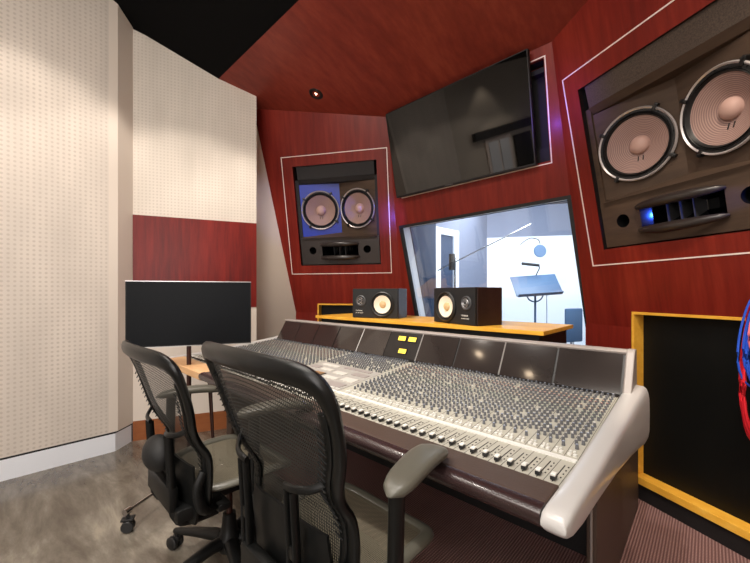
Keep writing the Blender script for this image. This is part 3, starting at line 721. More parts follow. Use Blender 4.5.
# bridge face frame
A0, A1 = V((0, 1.617, .812)), V((0, 1.703, .955)); fn = V((0, -(A1-A0).z, (A1-A0).y)).normalized()
bx = [CX0+.01, -2.45, -2.205, -1.96, -1.715, -1.47, -1.225, -.98, -.73, -.49, -.262]
bm = B(); e_ = V((0, (A1-A0).y, (A1-A0).z)); sweep(bm, [V((CX0+.008, A0.y, A0.z))+e_*.5-fn*.003, V((CX1-.006, A0.y, A0.z))+e_*.5-fn*.003], (.0845, .004), ref=fn, n=4); 
bm.free(); bm = B()
f = [bm.verts.new(p) for p in (V((CX0+.006, A0.y, A0.z))+fn*.0012, V((CX1+.010, A0.y, A0.z))+fn*.0012, V((CX1+.010, A1.y, A1.z))+fn*.0012, V((CX0+.006, A1.y, A1.z))+fn*.0012)]; bm.faces.new(f)
cobj('bridge_backing', bm, 'dark_gap', None, False)
bx = [bx[0]]+[q*.99 for q in bx[1:10]]+[-.243]
for i in range(10):
    bm = B(); g = .0045
    a = A0+fn*.001; b = A1+fn*.001
    pts = [V((bx[i]+g, a.y, a.z)), V((bx[i+1]-g, a.y, a.z)), V((bx[i+1]-g, b.y, b.z)), V((bx[i]+g, b.y, b.z))]
    f = [bm.verts.new(p) for p in pts]; k = [bm.verts.new(p+fn*.005) for p in pts]; bm.faces.new(f); bm.faces.new(k)
    for j in range(4): bm.faces.new((f[j], f[(j+1) % 4], k[(j+1) % 4], k[j]))
    mp_ = cobj('meter_panel', bm, 'vu_dark' if i == 5 else 'meter_glass', None, False)
    if i == 5:
        mp_['label'] = 'dark panel carrying three small yellow meters'
        e = (A1-A0).normalized(); W5 = bx[6]-bx[5]; o0 = V((bx[5], A0.y, A0.z))+fn*.0065
        for (fx, fz) in ((.42, .125), (.74, .125), (.56, .045)):
            c = o0+V((fx*W5, 0, 0))+e*fz; bm = B(); m2 = Matrix.Identity(4)
            for r in range(3): m2[r][0] = (1, 0, 0)[r]; m2[r][1] = e[r]; m2[r][2] = fn[r]; m2[r][3] = c[r]
            box(bm, (-.028, -.013, -.001), (.028, .015, .003), m2); o = obj('level_meter', bm, 'vu_yellow', mp_, False)
            bm = B(); box(bm, (-.03, -.017, -.001), (.03, -.013, .005), m2); box(bm, (-.03, .015, -.001), (.03, .018, .005), m2); box(bm, (-.031, -.017, -.001), (-.028, .018, .005), m2); box(bm, (.028, -.017, -.001), (.031, .018, .005), m2)
            obj('meter_bezel', bm, 'black', mp_, False)
            bm = B(); box(bm, (-.0005, -.012, .003), (.0007, .01, .004), m2 @ Matrix.Rotation(.5, 4, 'Z')); obj('needle', bm, 'black', mp_, False)
for i in (4, 6, 8):
    bm = B(); m2 = Matrix.Translation((bx[i], A0.y, A0.z)); e = A1-A0
    sweep(bm, [V((bx[i], A0.y, A0.z))+fn*.006, V((bx[i], A1.y, A1.z))+fn*.006], .0035, ref=fn, n=4); cobj('divider', bm, 'silver', None, False)
bm = B(); prism(bm, [(1.700, .954), (1.695, .966), (1.706, .975), (1.74, .974), (1.74, .96)], CX0, CX1+.013); cobj('top_rail', bm, 'cons_grey', None, False, bevel=.002)
bm = B(); box(bm, (CX0+.01, 1.60, .806), (CX1, 1.622, .812)); cobj('bridge_foot_strip', bm, 'dark_gap', None, False)
# end caps of the bridge
for x0, x1 in ((CX1+.013, CX1+.040),):
    bm = B(); prism(bm, [(1.60, .80), (1.693, .966), (1.704, .977), (1.745, .976), (1.76, .62), (1.62, .62)], x0, x1); cobj('bridge_end_cap', bm, 'cons_grey', None, False, bevel=.004)
# cheeks
def cheek(xi, xo, name, label=None):
    st = [(.752, .722, .752, 1.0), (.765, .714, .757, 1.0), (.79, .706, .762, .93), (.86, .696, .764, .88), (1.0, .690, .768, .80), (1.2, .676, .784, .66), (1.45, .648, .808, .42), (1.62, .622, .826, .22), (1.70, .610, .838, .08), (1.735, .612, .836, 0)]
    bm = B(); rings = []
    for y, zb_, zt, k in st:
        xoo = xo[0]*k+xo[1]*(1-k); n = 20; cx = (xi+xoo)/2; hw = abs(xoo-xi)/2; cz = (zb_+zt)/2; hz = (zt-zb_)/2; r = []
        if y == .752: hz *= .72; hw *= .9; 
        for j in range(n):
            a = 2*pi*j/n; ca, sa = cos(a), sin(a); p = .5
            r.append(bm.verts.new((cx+hw*math.copysign(abs(ca)**p, ca), y, cz+hz*math.copysign(abs(sa)**p, sa))))
        rings.append(r)
    for a, b in zip(rings, rings[1:]):
        for j in range(len(a)): bm.faces.new((a[j], a[(j+1) % len(a)], b[(j+1) % len(a)], b[j]))
    bm.faces.new(rings[0]); bm.faces.new(rings[-1])
    return cobj(name, bm, 'cons_white', sharp=60)
cheek(CX1-.002, (-.198, -.168), 'cheek'); cheek(CX0+.002, (CX0-.045, CX0-.06), 'cheek')
# armrest
XS = -2.06
bm = B(); prism(bm, [(.888, .70), (.888, .756), (.80, .756), (.783, .752), (.783, .712)], XS, CX1-.002); cobj('armrest', bm, 'leather', None, False, bevel=.004)
bm = B(); pr = [(.785, .757), (.772, .756), (.760, .751), (.755, .742), (.757, .727), (.768, .715), (.79, .710), (.79, .757)]
prism(bm, pr, XS, CX1-.002); cobj('armrest_bolster', bm, 'leather_front', None, True, sharp=70)
bm = B(); prism(bm, [(.888, .70), (.888, .757), (.76, .755), (.76, .715), (.80, .70)], CX0+.002, XS); o = cobj('side_board', bm, 'side_wood', None, False, bevel=.003)
o['label'] = 'light wooden board at the left end of the armrest'
bm = B(); sweep(bm, [(-2.30, .90, .72), (-2.28, .93, .10), (-2.28, .93, .005)], .006, n=8); sweep(bm, [(-2.26, .90, .72), (-2.27, .93, .10), (-2.28, .93, .005)], .006, n=8); cobj('leg', bm, 'brown_metal')
# pedestals and rear trunk
bm = B(); prism(bm, [(1.43, .66), (1.43, .006), (1.75, .006), (1.75, .64)], -.318, -.285); cobj('pedestal', bm, 'cons_brown', None, False, bevel=.006)
bm = B(); prism(bm, [(1.75, .60), (1.75, .006), (2.44, .006), (2.44, .36), (2.36, .40), (1.9, .58)], -.36, -.287); o = cobj('rear_trunk', bm, 'cons_brown', None, False, bevel=.006)
bm = B(); prism(bm, [(1.15, .66), (1.15, .006), (1.75, .006), (1.75, .64)], -2.60, -2.52); cobj('pedestal', bm, 'cons_brown', None, False, bevel=.006)
bm = B(); box(bm, (-2.52, 1.68, .1), (-.36, 1.72, .63)); cobj('modesty_panel', bm, 'black', None, False)
bm = B(); sweep(bm, [(-.30, 1.42, .66), (-.30, 1.42, .3), (-.30, 1.42, .02)], .004, n=8); cobj('cable', bm, 'cons_grey')
# surface panels
def surf_quad(bm, x0, x1, y0, y1, h, mi=0):
    a = [bm.verts.new((x, y, surf_z(y)-.0005)) for x, y in ((x0, y0), (x1, y0), (x1, y1), (x0, y1))]
    b = [bm.verts.new((x, y, surf_z(y)+h)) for x, y in ((x0, y0), (x1, y0), (x1, y1), (x0, y1))]
    fs = [bm.faces.new(b)]
    for i in range(4): fs.append(bm.faces.new((a[i], a[(i+1) % 4], b[(i+1) % 4], b[i])))
    for f in fs: f.material_index = mi
bm = B()
for s0, s1 in SEC: surf_quad(bm, s0+.004, s1-.004, 1.036, 1.052, .004)
cobj('label_strip', bm, 'strip_white', None, False)
PIT = .035
strips = [CX1-.004-PIT*(i+.5) for i in range(27)]+[-1.715-.004-PIT*(i+.5) for i in range(27)]
cs = [-1.225-.01-PIT*(i+.5) for i in range(13)]
bm = B()
for x in strips+cs:
    surf_quad(bm, x+PIT/2-.0006, x+PIT/2+.0004, .888, 1.034, .0006); surf_quad(bm, x+PIT/2-.0006, x+PIT/2+.0004, 1.056, 1.60, .0006)
    surf_quad(bm, x-.001, x+.001, .90, 1.005, .0012)
    for q in range(4): surf_quad(bm, x+.0085, x+.0115, .93+.022*q, .935+.022*q, .0014)
o = cobj('slot_markings', bm, 'fader_slot', None, False); o['kind'] = 'stuff'
# faders
fader0 = None
def fader(x, y):
    global fader0
    if fader0 is None:
        bm = B(); box(bm, (-.0058, -.011, .002), (.0058, .011, .011), bev=.0015); box(bm, (-.0055, -.009, .0112), (.0055, .0095, .0155), mi=1, bev=.001)
        box(bm, (-.0008, -.004, -.001), (.0008, .004, .004))
        fader0 = cobj('fader', bm, ['k_black', 'k_white']); f = fader0
    else:
        f = fader0.copy(); COL.objects.link(f); f.parent = con
    f.matrix_local = OFF @ Matrix.Translation((x, y, surf_z(y)))
for i, x in enumerate(strips+cs): fader(x, .913+random.choice((0, 0, 0, .002, .004)))
# knobs
def knob_geo(bm, cx, cy, cz, big, ci):
    r = .0048; hgt = .0135
    n = 8; rings = []
    for rr, z in ((r*1.15, 0), (r*1.05, .003), (r*.85, hgt)):
        rings.append([bm.verts.new((cx+rr*cos(2*pi*k/n), cy+rr*sin(2*pi*k/n), cz+z)) for k in range(n)])
    for j, (a, b) in enumerate(zip(rings, rings[1:])):
        for k in range(n):
            f = bm.faces.new((a[k], a[(k+1) % n], b[(k+1) % n], b[k])); f.material_index = 0
    f = bm.faces.new(rings[2]); f.material_index = ci
    f2 = [bm.verts.new((cx+x, cy+y, cz+hgt+.0008)) for x, y in ((-.001, -r*.2), (.001, -r*.2), (.001, r*.85), (-.001, r*.85))]
    f = bm.faces.new(f2); f.material_index = 3
CAPS = ['charcoal', 'blue', 'white', 'green', 'brown', 'orange', 'red', 'black']
MI = {c: i+1 for i, c in enumerate(['charcoal', 'blue', 'white', 'green', 'brown', 'orange', 'red', 'black'])}
KM = ['knob_body']+['k_'+c for c in ['charcoal', 'blue', 'white', 'green', 'brown', 'orange', 'red', 'black']]
rowcol = ['blue', 'charcoal', 'charcoal', 'blue', 'charcoal', 'blue', 'charcoal', 'charcoal', 'green', 'green', 'brown', 'brown', 'charcoal', 'red', 'orange', 'charcoal', 'charcoal', 'blue']
knobs = []
NR = 18
for si, x in enumerate(strips):
    left = x < -1.7
    for r in range(NR):
        y = 1.118+.0275*r
        c = rowcol[r]
        if left and 9 < r < 16: c = 'orange' if r % 2 else 'brown'
        if r == 0: knobs.append((x, y, 'blue', True)); continue
        for s in (-1, 1):
            if random.random() < .04: continue
            knobs.append((x+s*.0082, y+(.007 if s > 0 else 0), c, True))
for x in cs:
    for r in range(9, NR):
        for s in (-1, 1):
            if random.random() < .1: continue
            knobs.append((x+s*.0082, 1.118+.0275*r, 'charcoal' if r < 14 else 'blue', True))
def camdist(x, y): return -sA*x+cA*y
knobs.sort(key=lambda k: camdist(k[0], k[1]))
protos = {}
for (x, y, c, big) in knobs[:100]:
    if c not in protos:
        bm = B(); knob_geo(bm, 0, 0, 0, True, MI[c]); k = cobj('knob', bm, KM, None, True, sharp=30); protos[c] = k
    else: k = protos[c].copy(); COL.objects.link(k); k.parent = con
    k.matrix_local = OFF @ Matrix.Translation((x, y, surf_z(y)))
bm = B()
for (x, y, c, big) in knobs[100:]: knob_geo(bm, x, y, surf_z(y), big, MI[c])
o = cobj('knob', bm, KM, None, True, sharp=30); o['kind'] = 'stuff'
# buttons
btn = []
for x in strips+cs:
    for dx in (-.008, .006): btn.append((x+dx, 1.076, .0045, .006))
    for dx in (-.0095, .0,): btn.append((x+dx, 1.094, .003, .004))
for x in strips:
    for r in (3, 7, 11, 15): btn.append((x, 1.118+.0275*r+.014, .0028, .0028))
btn.sort(key=lambda k: camdist(k[0], k[1])); b0 = {}
for (x, y, a, b) in btn[:100]:
    if (a, b) not in b0:
        bm = B(); box(bm, (-a, -b, -.001), (a, b, .004)); k = cobj('button', bm, 'strip_white', None, False); b0[(a, b)] = k
    else: k = b0[(a, b)].copy(); COL.objects.link(k); k.parent = con
    k.matrix_local = OFF @ Matrix.Translation((x, y, surf_z(y)))
bm = B()
for (x, y, a, b) in btn[100:]: box(bm, (x-a, y-b, surf_z(y)-.001), (x+a, y+b, surf_z(y)+.004))
o = cobj('button', bm, 'strip_white', None, False); o['kind'] = 'stuff'
# centre section
bm = B(); surf_quad(bm, -1.71, -1.23, 1.056, 1.355, .002); cobj('centre_panel', bm, 'surface2', None, False)
for (x0, x1, y0, y1, mtl) in ((-1.69, -1.58, 1.09, 1.14, 'plate'), (-1.55, -1.40, 1.075, 1.115, 'plate'), (-1.37, -1.25, 1.08, 1.13, 'cons_grey'), (-1.69, -1.60, 1.17, 1.20, 'strip_white'),
                              (-1.57, -1.49, 1.15, 1.20, 'vu_dark'), (-1.46, -1.36, 1.15, 1.18, 'plate'), (-1.34, -1.25, 1.16, 1.21, 'plate'), (-1.69, -1.62, 1.24, 1.28, 'cons_grey'),
                              (-1.59, -1.50, 1.235, 1.265, 'plate'), (-1.47, -1.38, 1.22, 1.26, 'plate'), (-1.35, -1.25, 1.25, 1.29, 'cons_grey'), (-1.66, -1.52, 1.30, 1.33, 'plate'), (-1.48, -1.28, 1.315, 1.34, 'cons_grey')):
    bm = B(); surf_quad(bm, x0, x1, y0, y1, .005); o = cobj('button_plate', bm, mtl, None, False)
bm = B()
for i in range(5):
    for j in range(3): surf_quad(bm, -1.565+.015*i, -1.555+.015*i, 1.156+.014*j, 1.165+.014*j, .008)
cobj('keypad', bm, 'k_brown', None, False)

# ------------------------------------------------------------------ office chairs
def back_y(x, z):
    k = (z-.48)/.56
    return -.19-.17*max(0, k)**1.25+.03*math.exp(-((z-.66)/.07)**2)+.55*x*x
HWS = [(.44, .10), (.455, .155), (.49, .192), (.54, .214), (.60, .222), (.66, .214), (.71, .210), (.77, .232), (.84, .260), (.90, .274), (.95, .279), (.99, .274), (1.015, .255), (1.03, .215), (1.037, .12)]
def back_outline(sc=1.0):
    pts = []
    for z, x in HWS: pts.append((x, z))
    for z, x in [(1.04, 0)]: pts.append((x, z))
    for z, x in reversed(HWS): pts.append((-x, z))
    pts.append((0, .437))
    return [V((x, back_y(x, z), z)) for x, z in pts]
def make_chair(name, label, loc_, rz, armz=.69):
    t = thing(name, label, 'chair', loc_, rz, 'mesh office chairs at the console')
    # base
    for k in range(5):
        a = 2*pi*k/5+pi/2+.70
        d = V((cos(a), sin(a), 0))
        bm = B(); sweep(bm, [V((0, 0, .125)), d*.08+V((0, 0, .125)), d*.2+V((0, 0, .105)), d*.30+V((0, 0, .085)), d*.325+V((0, 0, .08))], [(.03, .026), (.030, .024), (.024, .018), (.018, .014), (.013, .012)], n=12)
        obj('leg', bm, 'chair', t)
        bm = B(); c = d*.315; p = V((-d.y, d.x, 0))
        for s in (-1, 1):
            m2 = Matrix.Translation(c+p*s*.016+V((0, 0, .03))+d*.012) @ frame_from(p*s)
            lathe(bm, [(0, -.010), (.026, -.010), (.030, -.006), (.030, .006), (.024, .011), (0, .012)], 20, m2)
        cyl(bm, c+V((0, 0, .04)), c+V((0, 0, .085)), .008, 10)
        box(bm, (-.02, -.012, .035), (.02, .012, .058), Matrix.Translation(c) @ Matrix.Rotation(a, 4, 'Z'), bev=.005)
        obj('caster', bm, 'rubber', t)
    bm = B(); lathe(bm, [(0, .085), (.045, .085), (.052, .10), (.05, .14), (.036, .16), (.030, .20), (.026, .24), (0, .24)], 24); obj('hub', bm, 'chair', t)
    bm = B(); cyl(bm, (0, 0, .2), (0, 0, .38), .014, 16); o = obj('gas_lift', bm, 'brown_metal', t)
    # mechanism under the seat
    bm = B(); box(bm, (-.07, -.16, .355), (.07, .09, .405), bev=.012); box(bm, (-.20, -.13, .375), (.20, -.08, .405), bev=.010); box(bm, (-.19, .03, .385), (.19, .07, .41), bev=.010); obj('tilt_mechanism', bm, 'chair', t)
    bm = B(); cyl(bm, (.07, .02, .385), (.26, .03, .37), .006, 8); box(bm, (.23, .0, .36), (.28, .06, .375), bev=.005); obj('lever', bm, 'chair', t)
    bm = B(); cyl(bm, (-.07, -.04, .385), (-.24, -.04, .385), .007, 8); cyl(bm, (-.24, -.04, .385), (-.275, -.04, .385), .018, 14); obj('tension_knob', bm, 'rubber', t)
    # seat
    out = []
    N = 40
    for k in range(N):
        a = 2*pi*k/N; ca, sa = cos(a), sin(a); p = .52
        x = .225*math.copysign(abs(ca)**p, ca); y = .0+.20*math.copysign(abs(sa)**p, sa)
        x *= 1-.10*max(0, -y/.2)
        z = .468-.038*max(0, (y-.06)/.14)**2+.012*(abs(x)/.225)**2
        out.append(V((x, y, z)))
    bm = B(); sweep(bm, out, (.021, .013), closed=True, n=12); o = obj('seat_frame', bm, 'chair_pad', t); o['label'] = 'grey green seat rim'
    bm = B(); rings = []
    for r in (0, .25, .5, .75, .97):
        if r == 0: rings.append([bm.verts.new((0, .0, .452))]); continue
        rings.append([bm.verts.new((p.x*r, p.y*r, p.z*r**2+(.455)*(1-r**2)+.003)) for p in out])
    for a, b in zip(rings, rings[1:]):
        for k in range(N):
            if len(a) == 1: bm.faces.new((a[0], b[k], b[(k+1) % N]))
            else: bm.faces.new((a[k], b[k], b[(k+1) % N], a[(k+1) % N]))
    obj('seat', bm, 'seat_mesh', t)
    # back frame
    ol = spline(back_outline(), 3, True)
    refs = [V((0, 1, .2)) for _ in ol]
    rr = []
    for p in ol:
        k = max(0, min(1, (p.z-.93)/.08)); rr.append((.019+.009*k, .013+.004*k))
    bm = B(); sweep(bm, ol, rr, ref=refs, closed=True, n=12)
    obj('backrest_frame', bm, 'chair_frame', t)
    # back weave
    bm = B(); zc = .76; rings = []
    for r in (0, .2, .4, .6, .8, .985):
        if r == 0: rings.append([bm.verts.new((0, back_y(0, zc), zc))]); continue
        rw = []
        for p in ol:
            x, z = p.x*r, zc+(p.z-zc)*r; rw.append(bm.verts.new((x, back_y(x, z), z)))
        rings.append(rw)
    n = len(ol)
    for a, b in zip(rings, rings[1:]):
        for k in range(n):
            if len(a) == 1: bm.faces.new((a[0], b[k], b[(k+1) % n]))
            else: bm.faces.new((a[k], b[k], b[(k+1) % n], a[(k+1) % n]))
    obj('backrest', bm, 'back_mesh', t)
    # inner ribbed lining along the sides of the frame
    for s in (-1, 1):
        bm = B(); pts = [V((s*(x-.022), back_y(x, z)-.012, z)) for z, x in HWS[3:11]]
        sweep(bm, spline(pts, 4), (.012, .005), ref=V((0, 1, 0)), n=8)
        for k in range(18):
            z = .62+.30*k/18; zs = [q for q in HWS if q[0] <= z][-1]; ze = [q for q in HWS if q[0] > z][0]; x = zs[1]+(ze[1]-zs[1])*(z-zs[0])/(ze[0]-zs[0])-.024
            sweep(bm, [(s*(x+.010), back_y(x, z)-.016, z), (s*(x-.014), back_y(x, z)-.019, z+.012)], .0022, n=6)
        obj('side_webbing', bm, 'chair', t)
    # lower shell, uprights and lumbar pad
    bm = B(); rows = []
    for j in range(9):
        z = .405+.215*j/8; row = []
        for i in range(13):
            f = -1+2*i/12; hw = .17+.02*sin(pi*j/8); x = f*hw; zz = z+(.03*(1-abs(f))*(j/8))
            row.append(bm.verts.new((x, back_y(x, zz)-.022-.015*(1-f*f), zz)))
        rows.append(row)
    for a, b in zip(rows, rows[1:]):
        for i in range(12): bm.faces.new((a[i], a[i+1], b[i+1], b[i]))
    r = bmesh.ops.extrude_face_region(bm, geom=bm.faces[:])
    for g in r['geom']:
        if isinstance(g, bmesh.types.BMVert): g.co.y -= .008
    obj('back_shell', bm, 'chair', t)
    for s in (-1, 1):
        bm = B()
        for dx in (-.013, .013):
            sweep(bm, spline([(s*.115+dx, -.10, .395), (s*.115+dx, -.20, .40), (s*.115+dx, -.255, .44), (s*.115+dx, -.268, .62), (s*.115+dx, -.275, .735)], 4), (.006, .012), ref=V((0, 1, .1)), n=8)
        sweep(bm, spline([(s*.095, -.277, .738), (s*.135, -.278, .745), (s*.175, -.262, .752), (s*.212, -.232, .775)], 4), [(.010, .007)]*13, ref=V((0, 1, 0)), n=8)
        box(bm, (s*.115-.012, -.268, .50), (s*.115+.012, -.256, .52))
        box(bm, (s*.115-.016, -.275, .57), (s*.115+.016, -.256, .60), bev=.003)
        obj('support_post', bm, 'chair_frame', t)
    bm = B(); m2 = Matrix.Translation((0, -.275, .64)) @ Matrix.Diagonal((.082, .052, .066, 1))
    bmesh.ops.create_uvsphere(bm, u_segments=24, v_segments=14, radius=1, matrix=m2); obj('lumbar_pad', bm, 'lumbar', t)
    bm = B(); box(bm, (-.165, -.262, .375), (.165, -.10, .425), bev=.012); box(bm, (-.135, -.278, .41), (.135, -.245, .50), bev=.01); obj('back_bracket', bm, 'chair', t)
    # side yokes from the mechanism to the back frame
    for s in (-1, 1):
        bm = B(); sweep(bm, spline([(s*.10, -.105, .39), (s*.18, -.15, .395), (s*.215, -.195, .43), (s*.214, -.21, .50), (s*.214, back_y(.21, .56)-.010, .56)], 4), (.015, .018), ref=V((0, 1, 0)), n=10)
        obj('yoke', bm, 'chair', t)
        # arm post and pad
        bm = B(); sweep(bm, spline([(s*.235, -.16, .42), (s*.28, -.16, .425), (s*.308, -.148, .46), (s*.318, -.140, .55), (s*.320, -.135, armz-.01)], 5), [(.018, .020)]*21, ref=V((0, 1, 0)), n=10)
        obj('arm_post', bm, 'chair_frame', t)
        bm = B(); m2 = Matrix.Translation((s*.318, -.06, armz)) @ Matrix.Rotation(s*radians(12), 4, 'Z')
        L_ = 12; rings = []
        for k in range(L_+1):
            f = -1+2*k/L_; y = .145*f+.01; w_ = (.040+.005*f)*max(.02, (1-abs(f)**4.5))**.5; z = .012*(1-f*f)-.010*max(0, f)**2; hh = .016*max(.02, (1-abs(f)**6))**.5
            rg = []
            for j in range(16):
                a = 2*pi*j/16; ca, sa = cos(a), sin(a)
                rg.append(bm.verts.new(m2 @ V((w_*math.copysign(abs(ca)**.6, ca), y, z+hh*math.copysign(abs(sa)**.7, sa)))))
            rings.append(rg)
        for a, b in zip(rings, rings[1:]):
            for j in range(16): bm.faces.new((a[j], a[(j+1) % 16], b[(j+1) % 16], b[j]))
        bm.faces.new(rings[0]); bm.faces.new(rings[-1])
        obj('arm_pad', bm, 'chair_pad', t, sharp=70)
    return t
near = make_chair('office_chair', 'nearest black mesh office chair with its back towards the camera', (-.825, .74, .006), radians(0), .775)
far = copy_tree(near); far['label'] = 'farther black mesh office chair standing beside the tall wheeled screen'
for ch_ in list(near.children):
    if ch_.name.startswith('lumbar_pad'): bpy.data.objects.remove(ch_)
for ch_ in list(far.children):
    if ch_.data.name in ('arm_pad.001', 'arm_post.001'): bpy.data.objects.remove(ch_)
far.location = (-1.53, .69, 0); far.rotation_euler = (0, 0, 0)
for ch_ in far.children:
    if ch_.name.startswith('arm_'): ch_.location.z = -.06
    if ch_.name.startswith(('backrest', 'side_webbing', 'lumbar', 'back_shell', 'support_post')): ch_.location.z = -.05

# ------------------------------------------------------------------ screen on a wheeled stand
sl_, sr_ = V((-2.459, .497)), V((-2.136, 1.105)); d = (sr_-sl_); Wd = d.length; a = atan2(d.y, d.x)
t = thing('standing_screen', 'black flat screen on a wheeled pole stand in front of the red band', 'screen', (sl_.x, sl_.y, 0), a)
bm = B(); box(bm, (0, 0, .877), (Wd, .03, 1.272), bev=.003); obj('casing', bm, 'black', t)
bm = B(); box(bm, (.006, -.001, .888), (Wd-.006, 0, 1.266)); obj('screen', bm, 'tv_small', t, False)
bm = B(); box(bm, (.0, -.0015, 1.268), (Wd, .0, 1.272)); obj('bezel', bm, 'silver', t, False)
bm = B(); box(bm, (.0, -.0015, .877), (Wd, .0, .881)); obj('bezel', bm, 'silver', t, False)
pxx = Wd*.47
bm = B(); cyl(bm, (pxx, .05, .10), (pxx, .05, 1.1), .0135, 16); obj('pole', bm, 'brown_metal', t)
bm = B(); box(bm, (pxx-.06, .03, .98), (pxx+.06, .05, 1.15)); obj('mount', bm, 'black', t, False)
bm = B(); cyl(bm, (pxx, .05, .05), (pxx, .05, .16), .028, 16); obj('collar', bm, 'brown_metal', t)
inv = t.matrix_world.inverted() if False else (Matrix.Translation((sl_.x, sl_.y, 0)) @ Matrix.Rotation(a, 4, 'Z')).inverted()
tip = inv @ V((-2.125, .442, .105)); base = V((pxx, .05, .105))
for k, q in enumerate((tip, base+Matrix.Rotation(radians(120), 3, 'Z') @ (tip-base)*1.0, base+Matrix.Rotation(radians(-120), 3, 'Z') @ (tip-base))):
    if k: q = base+(q-base)*.55
    bm = B(); cyl(bm, base, q, .008, 10); cyl(bm, q-(q-base).normalized()*.012, q+(q-base).normalized()*.02, .016, 12); lg = obj('leg', bm, 'chrome', t)
    bm = B(); m2 = Matrix.Translation(q+V((.0, 0, -.075))); 
    for s in (-1, 1): lathe(bm, [(0, -.008), (.025, -.008), (.029, -.004), (.029, .004), (.025, .008), (0, .008)], 20, m2 @ Matrix.Translation((0, s*.012, 0)) @ Matrix.Rotation(radians(90), 4, 'X'))
    box(bm, (-.020, -.006, -.005), (.022, .006, .045), m2, bev=.003); box(bm, (-.028, -.02, .03), (.028, .02, .042), m2, bev=.003); cyl(bm, q+V((0, 0, -.04)), q+V((0, 0, .012)), .008, 8)
    obj('caster', bm, 'rubber', lg)

# ------------------------------------------------------------------ cable coils on the right wall
hx = at(761, 296, 1.45)
def coil(name, mat, label, dx, top, bot, wd, n, r=.0042, dy=0):
    t = thing(name, label, 'cable', (hx.x, hx.y, 0))
    bm = B()
    rx = cos(YAW+.0); ry = sin(YAW)
    for k in range(n):
        a0 = random.uniform(-.012, .012); w = wd*(1+random.uniform(-.22, .12)); b = bot+random.uniform(-.03, .03); o = random.uniform(-.02, .02)+dy
        pts = []
        for j in range(28):
            f = 2*pi*j/28; zc, hh = (top+b)/2, (top-b)/2
            z = zc+hh*cos(f); x = dx+a0+w*sin(f)*(1-.35*cos(f))
            pts.append((x*rx-o*ry, x*ry+o*rx, z))
        sweep(bm, pts, r, closed=True, n=6)
    obj('cable_loops', bm, mat, t)
    return t
coil('cable_coil', 'blue_cable', 'blue cable coil hanging at the right edge of the photo', .0, 1.185, .82, .062, 9)
coil('cable_coil', 'red_cable', 'red cable coil hanging longest at the right edge of the photo', .0, 1.17, .60, .054, 9, dy=.015)
coil('cable_coil', 'pink_cable', 'thin pink cable coil hanging with the blue and red ones', -.002, 1.19, .95, .068, 3, .0035, dy=-.02)
e_ = hit(759, 296, RN, RK)
tk = thing('cable_hook', 'wall hook that carries the coloured cable coils', 'hook', (0, 0, 0)); bm = B()
sweep(bm, [e_+V((0, 0, .02)), V((hx.x, hx.y, 1.178)), V((hx.x, hx.y, 1.178))+(V((hx.x, hx.y, 1.178))-e_).normalized()*.03, V((hx.x, hx.y, 1.2))+(V((hx.x, hx.y, 1.178))-e_).normalized()*.04], .004, n=8); obj('rod', bm, 'chrome', tk)

# ------------------------------------------------------------------ downlights
def lamp_unit(p, nrm, label, on=False, lit='dust_cap'):
    t = thing('downlight', label, 'ceiling light', mat=Matrix.Translation(p) @ frame_from(-nrm, V((0, 1, 0))))
    bm = B(); lathe(bm, [(.03, -.03), (.034, .002), (.058, .004), (.062, .0), (.062, -.004)], 32); obj('ring', bm, 'rubber', t)
    bm = B(); lathe(bm, [(.033, -.002), (0, -.006)], 24); obj('bulb', bm, 'black', t)
    bm = B(); lathe(bm, [(.009, -.006), (.007, .002), (0, .004)], 12); obj('filament', bm, 'lamp', t)
CNm = V((0, .3, 1)).normalized()
pd = hit(316, 94, V((0, .3, 1)), ceil_z(0))
lamp_unit(pd, CNm, 'small dark round downlight in the red ceiling')

# ------------------------------------------------------------------ lights
def look(o, p): o.rotation_euler = (V(p)-o.location).to_track_quat('-Z', 'Y').to_euler()
def spot(p, tgt, power, ang=90, blend=.6, col=(1, .86, .70), size=.05):
    l = bpy.data.lights.new('spot', 'SPOT'); l.energy = power; l.spot_size = radians(ang); l.spot_blend = blend; l.color = col; l.shadow_soft_size = size
    o = bpy.data.objects.new('spot_lamp', l); COL.objects.link(o); o.location = p; look(o, tgt); return o
def area(p, tgt, power, sx, sy, col=(1, .93, .84)):
    l = bpy.data.lights.new('area', 'AREA'); l.shape = 'RECTANGLE'; l.size = sx; l.size_y = sy; l.energy = power; l.color = col
    o = bpy.data.objects.new('area_lamp', l); COL.objects.link(o); o.location = p; look(o, tgt); return o
def point(p, power, col, size=.03):
    l = bpy.data.lights.new('point', 'POINT'); l.energy = power; l.color = col; l.shadow_soft_size = size
    o = bpy.data.objects.new('point_lamp', l); COL.objects.link(o); o.location = p; return o
# wall washers along the left walls
for p, q, e in (((-2.35, -.9, 3.45), (-2.75, -.9, 0), 44), ((-2.35, .0, 3.45), (-2.75, .0, 0), 44), ((-2.35, .7, 3.25), (-2.75, .8, 0), 38)):
    spot(p, q, e*1.1, 102, .3, (1, .89, .78))
spot((-2.3, 1.25, 3.05), (-2.6, 1.6, 0), 35, 100, .5, (1, .89, .78))
spot((-1.6, .2, 3.4), (-1.6, 1.3, .8), 190, 62, .8, (1, .93, .86))      # over the console
spot((-.5, .3, 3.3), (-.65, 1.3, .8), 140, 62, .8, (1, .93, .86))
spot((.1, .9, 3.0), (-.02, 2.3, 1.2), 120, 50, .9)
spot((.3, .8, 3.0), (.05, 2.0, .0), 130, 26, .5)         # right wall
spot((-2.0, .4, 3.2), (-2.4, 2.3, .9), 22, 60, .8)
spot((-2.0, -1.3, 3.4), (-2.75, -1.9, 1.4), 70, 60, .4)     # rear door, spot added to brighten it in the television
area((-.8, -.9, 3.4), (-1.1, .6, .8), 110, 1.6, 1.4)  # ceiling fill added for general brightness
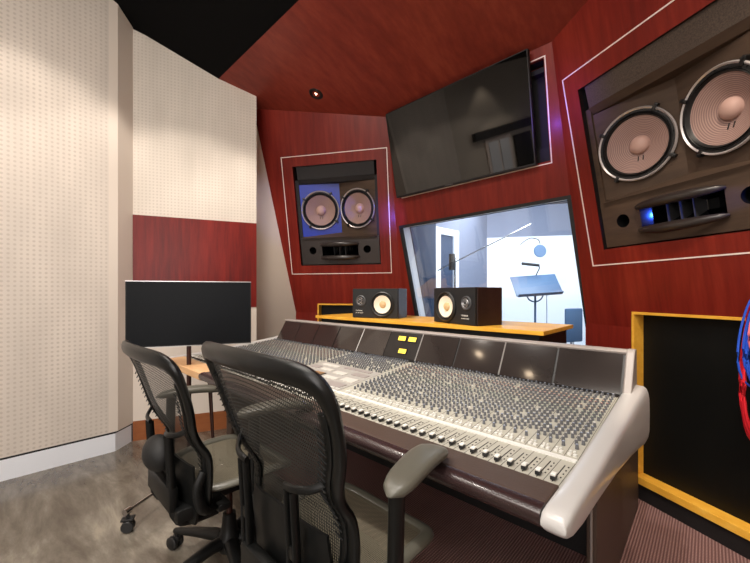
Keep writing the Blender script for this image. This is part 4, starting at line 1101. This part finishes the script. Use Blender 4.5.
area((.30, -1.4, 1.5), (-3.2, -.1, .9), 58, 1.5, 1.6, (1, .95, .92))  # unseen fill panel added to brighten the lower left walls
spot((-2.72, -1.55, 3.44), (-2.85, -1.62, 2), 25, 70, .5)
for x_, y_ in ((-1.81, -.64), (-2.5, -.40)):
    pp = V((x_, y_, zk)); lt = thing('downlight', 'round glowing downlight in the black rear ceiling %s' % ('nearer the room centre' if x_ > -2 else 'nearer the left wall'), 'ceiling light', (x_, y_, zk))
    bm = B(); lathe(bm, [(.05, .01), (.055, -.006), (.07, -.008), (.075, 0)], 32); obj('ring', bm, 'rubber', lt)
    bm = B(); lathe(bm, [(.05, -.002), (0, -.002)], 24); obj('bulb', bm, 'lamp', lt)
# blue LED glow on the soffits, from spots added in front of the walls
def lspot(mt, o, p, q, e, ang, blend, col): spot(mt @ V((o[0]+p[0], o[1]+p[1], p[2])), mt @ V((o[0]+q[0], o[1]+q[1], q[2])), e, ang, blend, col, .01)
lspot(ML, OL, (.90, .55, .045), (.20, .55, -.09), 6, 44, .5, (.02, .10, 1))
lspot(ML, OL, (.93, .45, .35), (.93, .45, 0), 7, 75, .9, (.2, .12, 1))
lspot(MR, OR, (1.0, .15, .08), (.26, .145, -.07), 14, 22, .9, (.02, .10, 1))
lspot(MC, (0, 0), (-.80, 1.80, .35), (-.71, 1.80, 0), 6, 110, 1, (.25, .10, 1))
# recording room
area((-2.9, 4.6, 2.5), (-2.9, 5.2, 0), 95, 2.5, 1.5, (.92, .95, 1))
area((-.8, 3.6, 2.45), (-1.6, 5.6, .9), 150, 1.5, .8, (.93, .96, 1))

wd = bpy.data.worlds.new('world'); S.world = wd; wd.use_nodes = True
wd.node_tree.nodes['Background'].inputs[0].default_value = (.6, .62, .66, 1); wd.node_tree.nodes['Background'].inputs[1].default_value = .15

for o in list(COL.objects):
    g = {'soffit_loudspeaker': 'twin woofer loudspeakers in the front walls', 'nearfield_speaker': 'near-field speakers on the yellow shelf', 'cable_coil': 'coloured cable coils on the right wall',
         'framed_recess': 'yellow framed recesses in the lower walls', 'downlight': 'ceiling downlights'}.get(o.name.split('.')[0])
    if g and o.parent is None: o['group'] = g

# ------------------------------------------------------------------ camera
cam = bpy.data.cameras.new('camera'); co = bpy.data.objects.new('camera', cam); COL.objects.link(co)
cam.sensor_width = 36; cam.lens = 36*F/750; cam.clip_start = .02
cam.shift_y = (HV-281.5)/750
co.location = EYE; co.rotation_euler = (radians(90), 0, YAW)
S.camera = co
S.view_settings.view_transform = 'Standard'; S.view_settings.look = 'None'; S.view_settings.gamma = 1; S.view_settings.use_curve_mapping = False
S.view_settings.exposure = 0
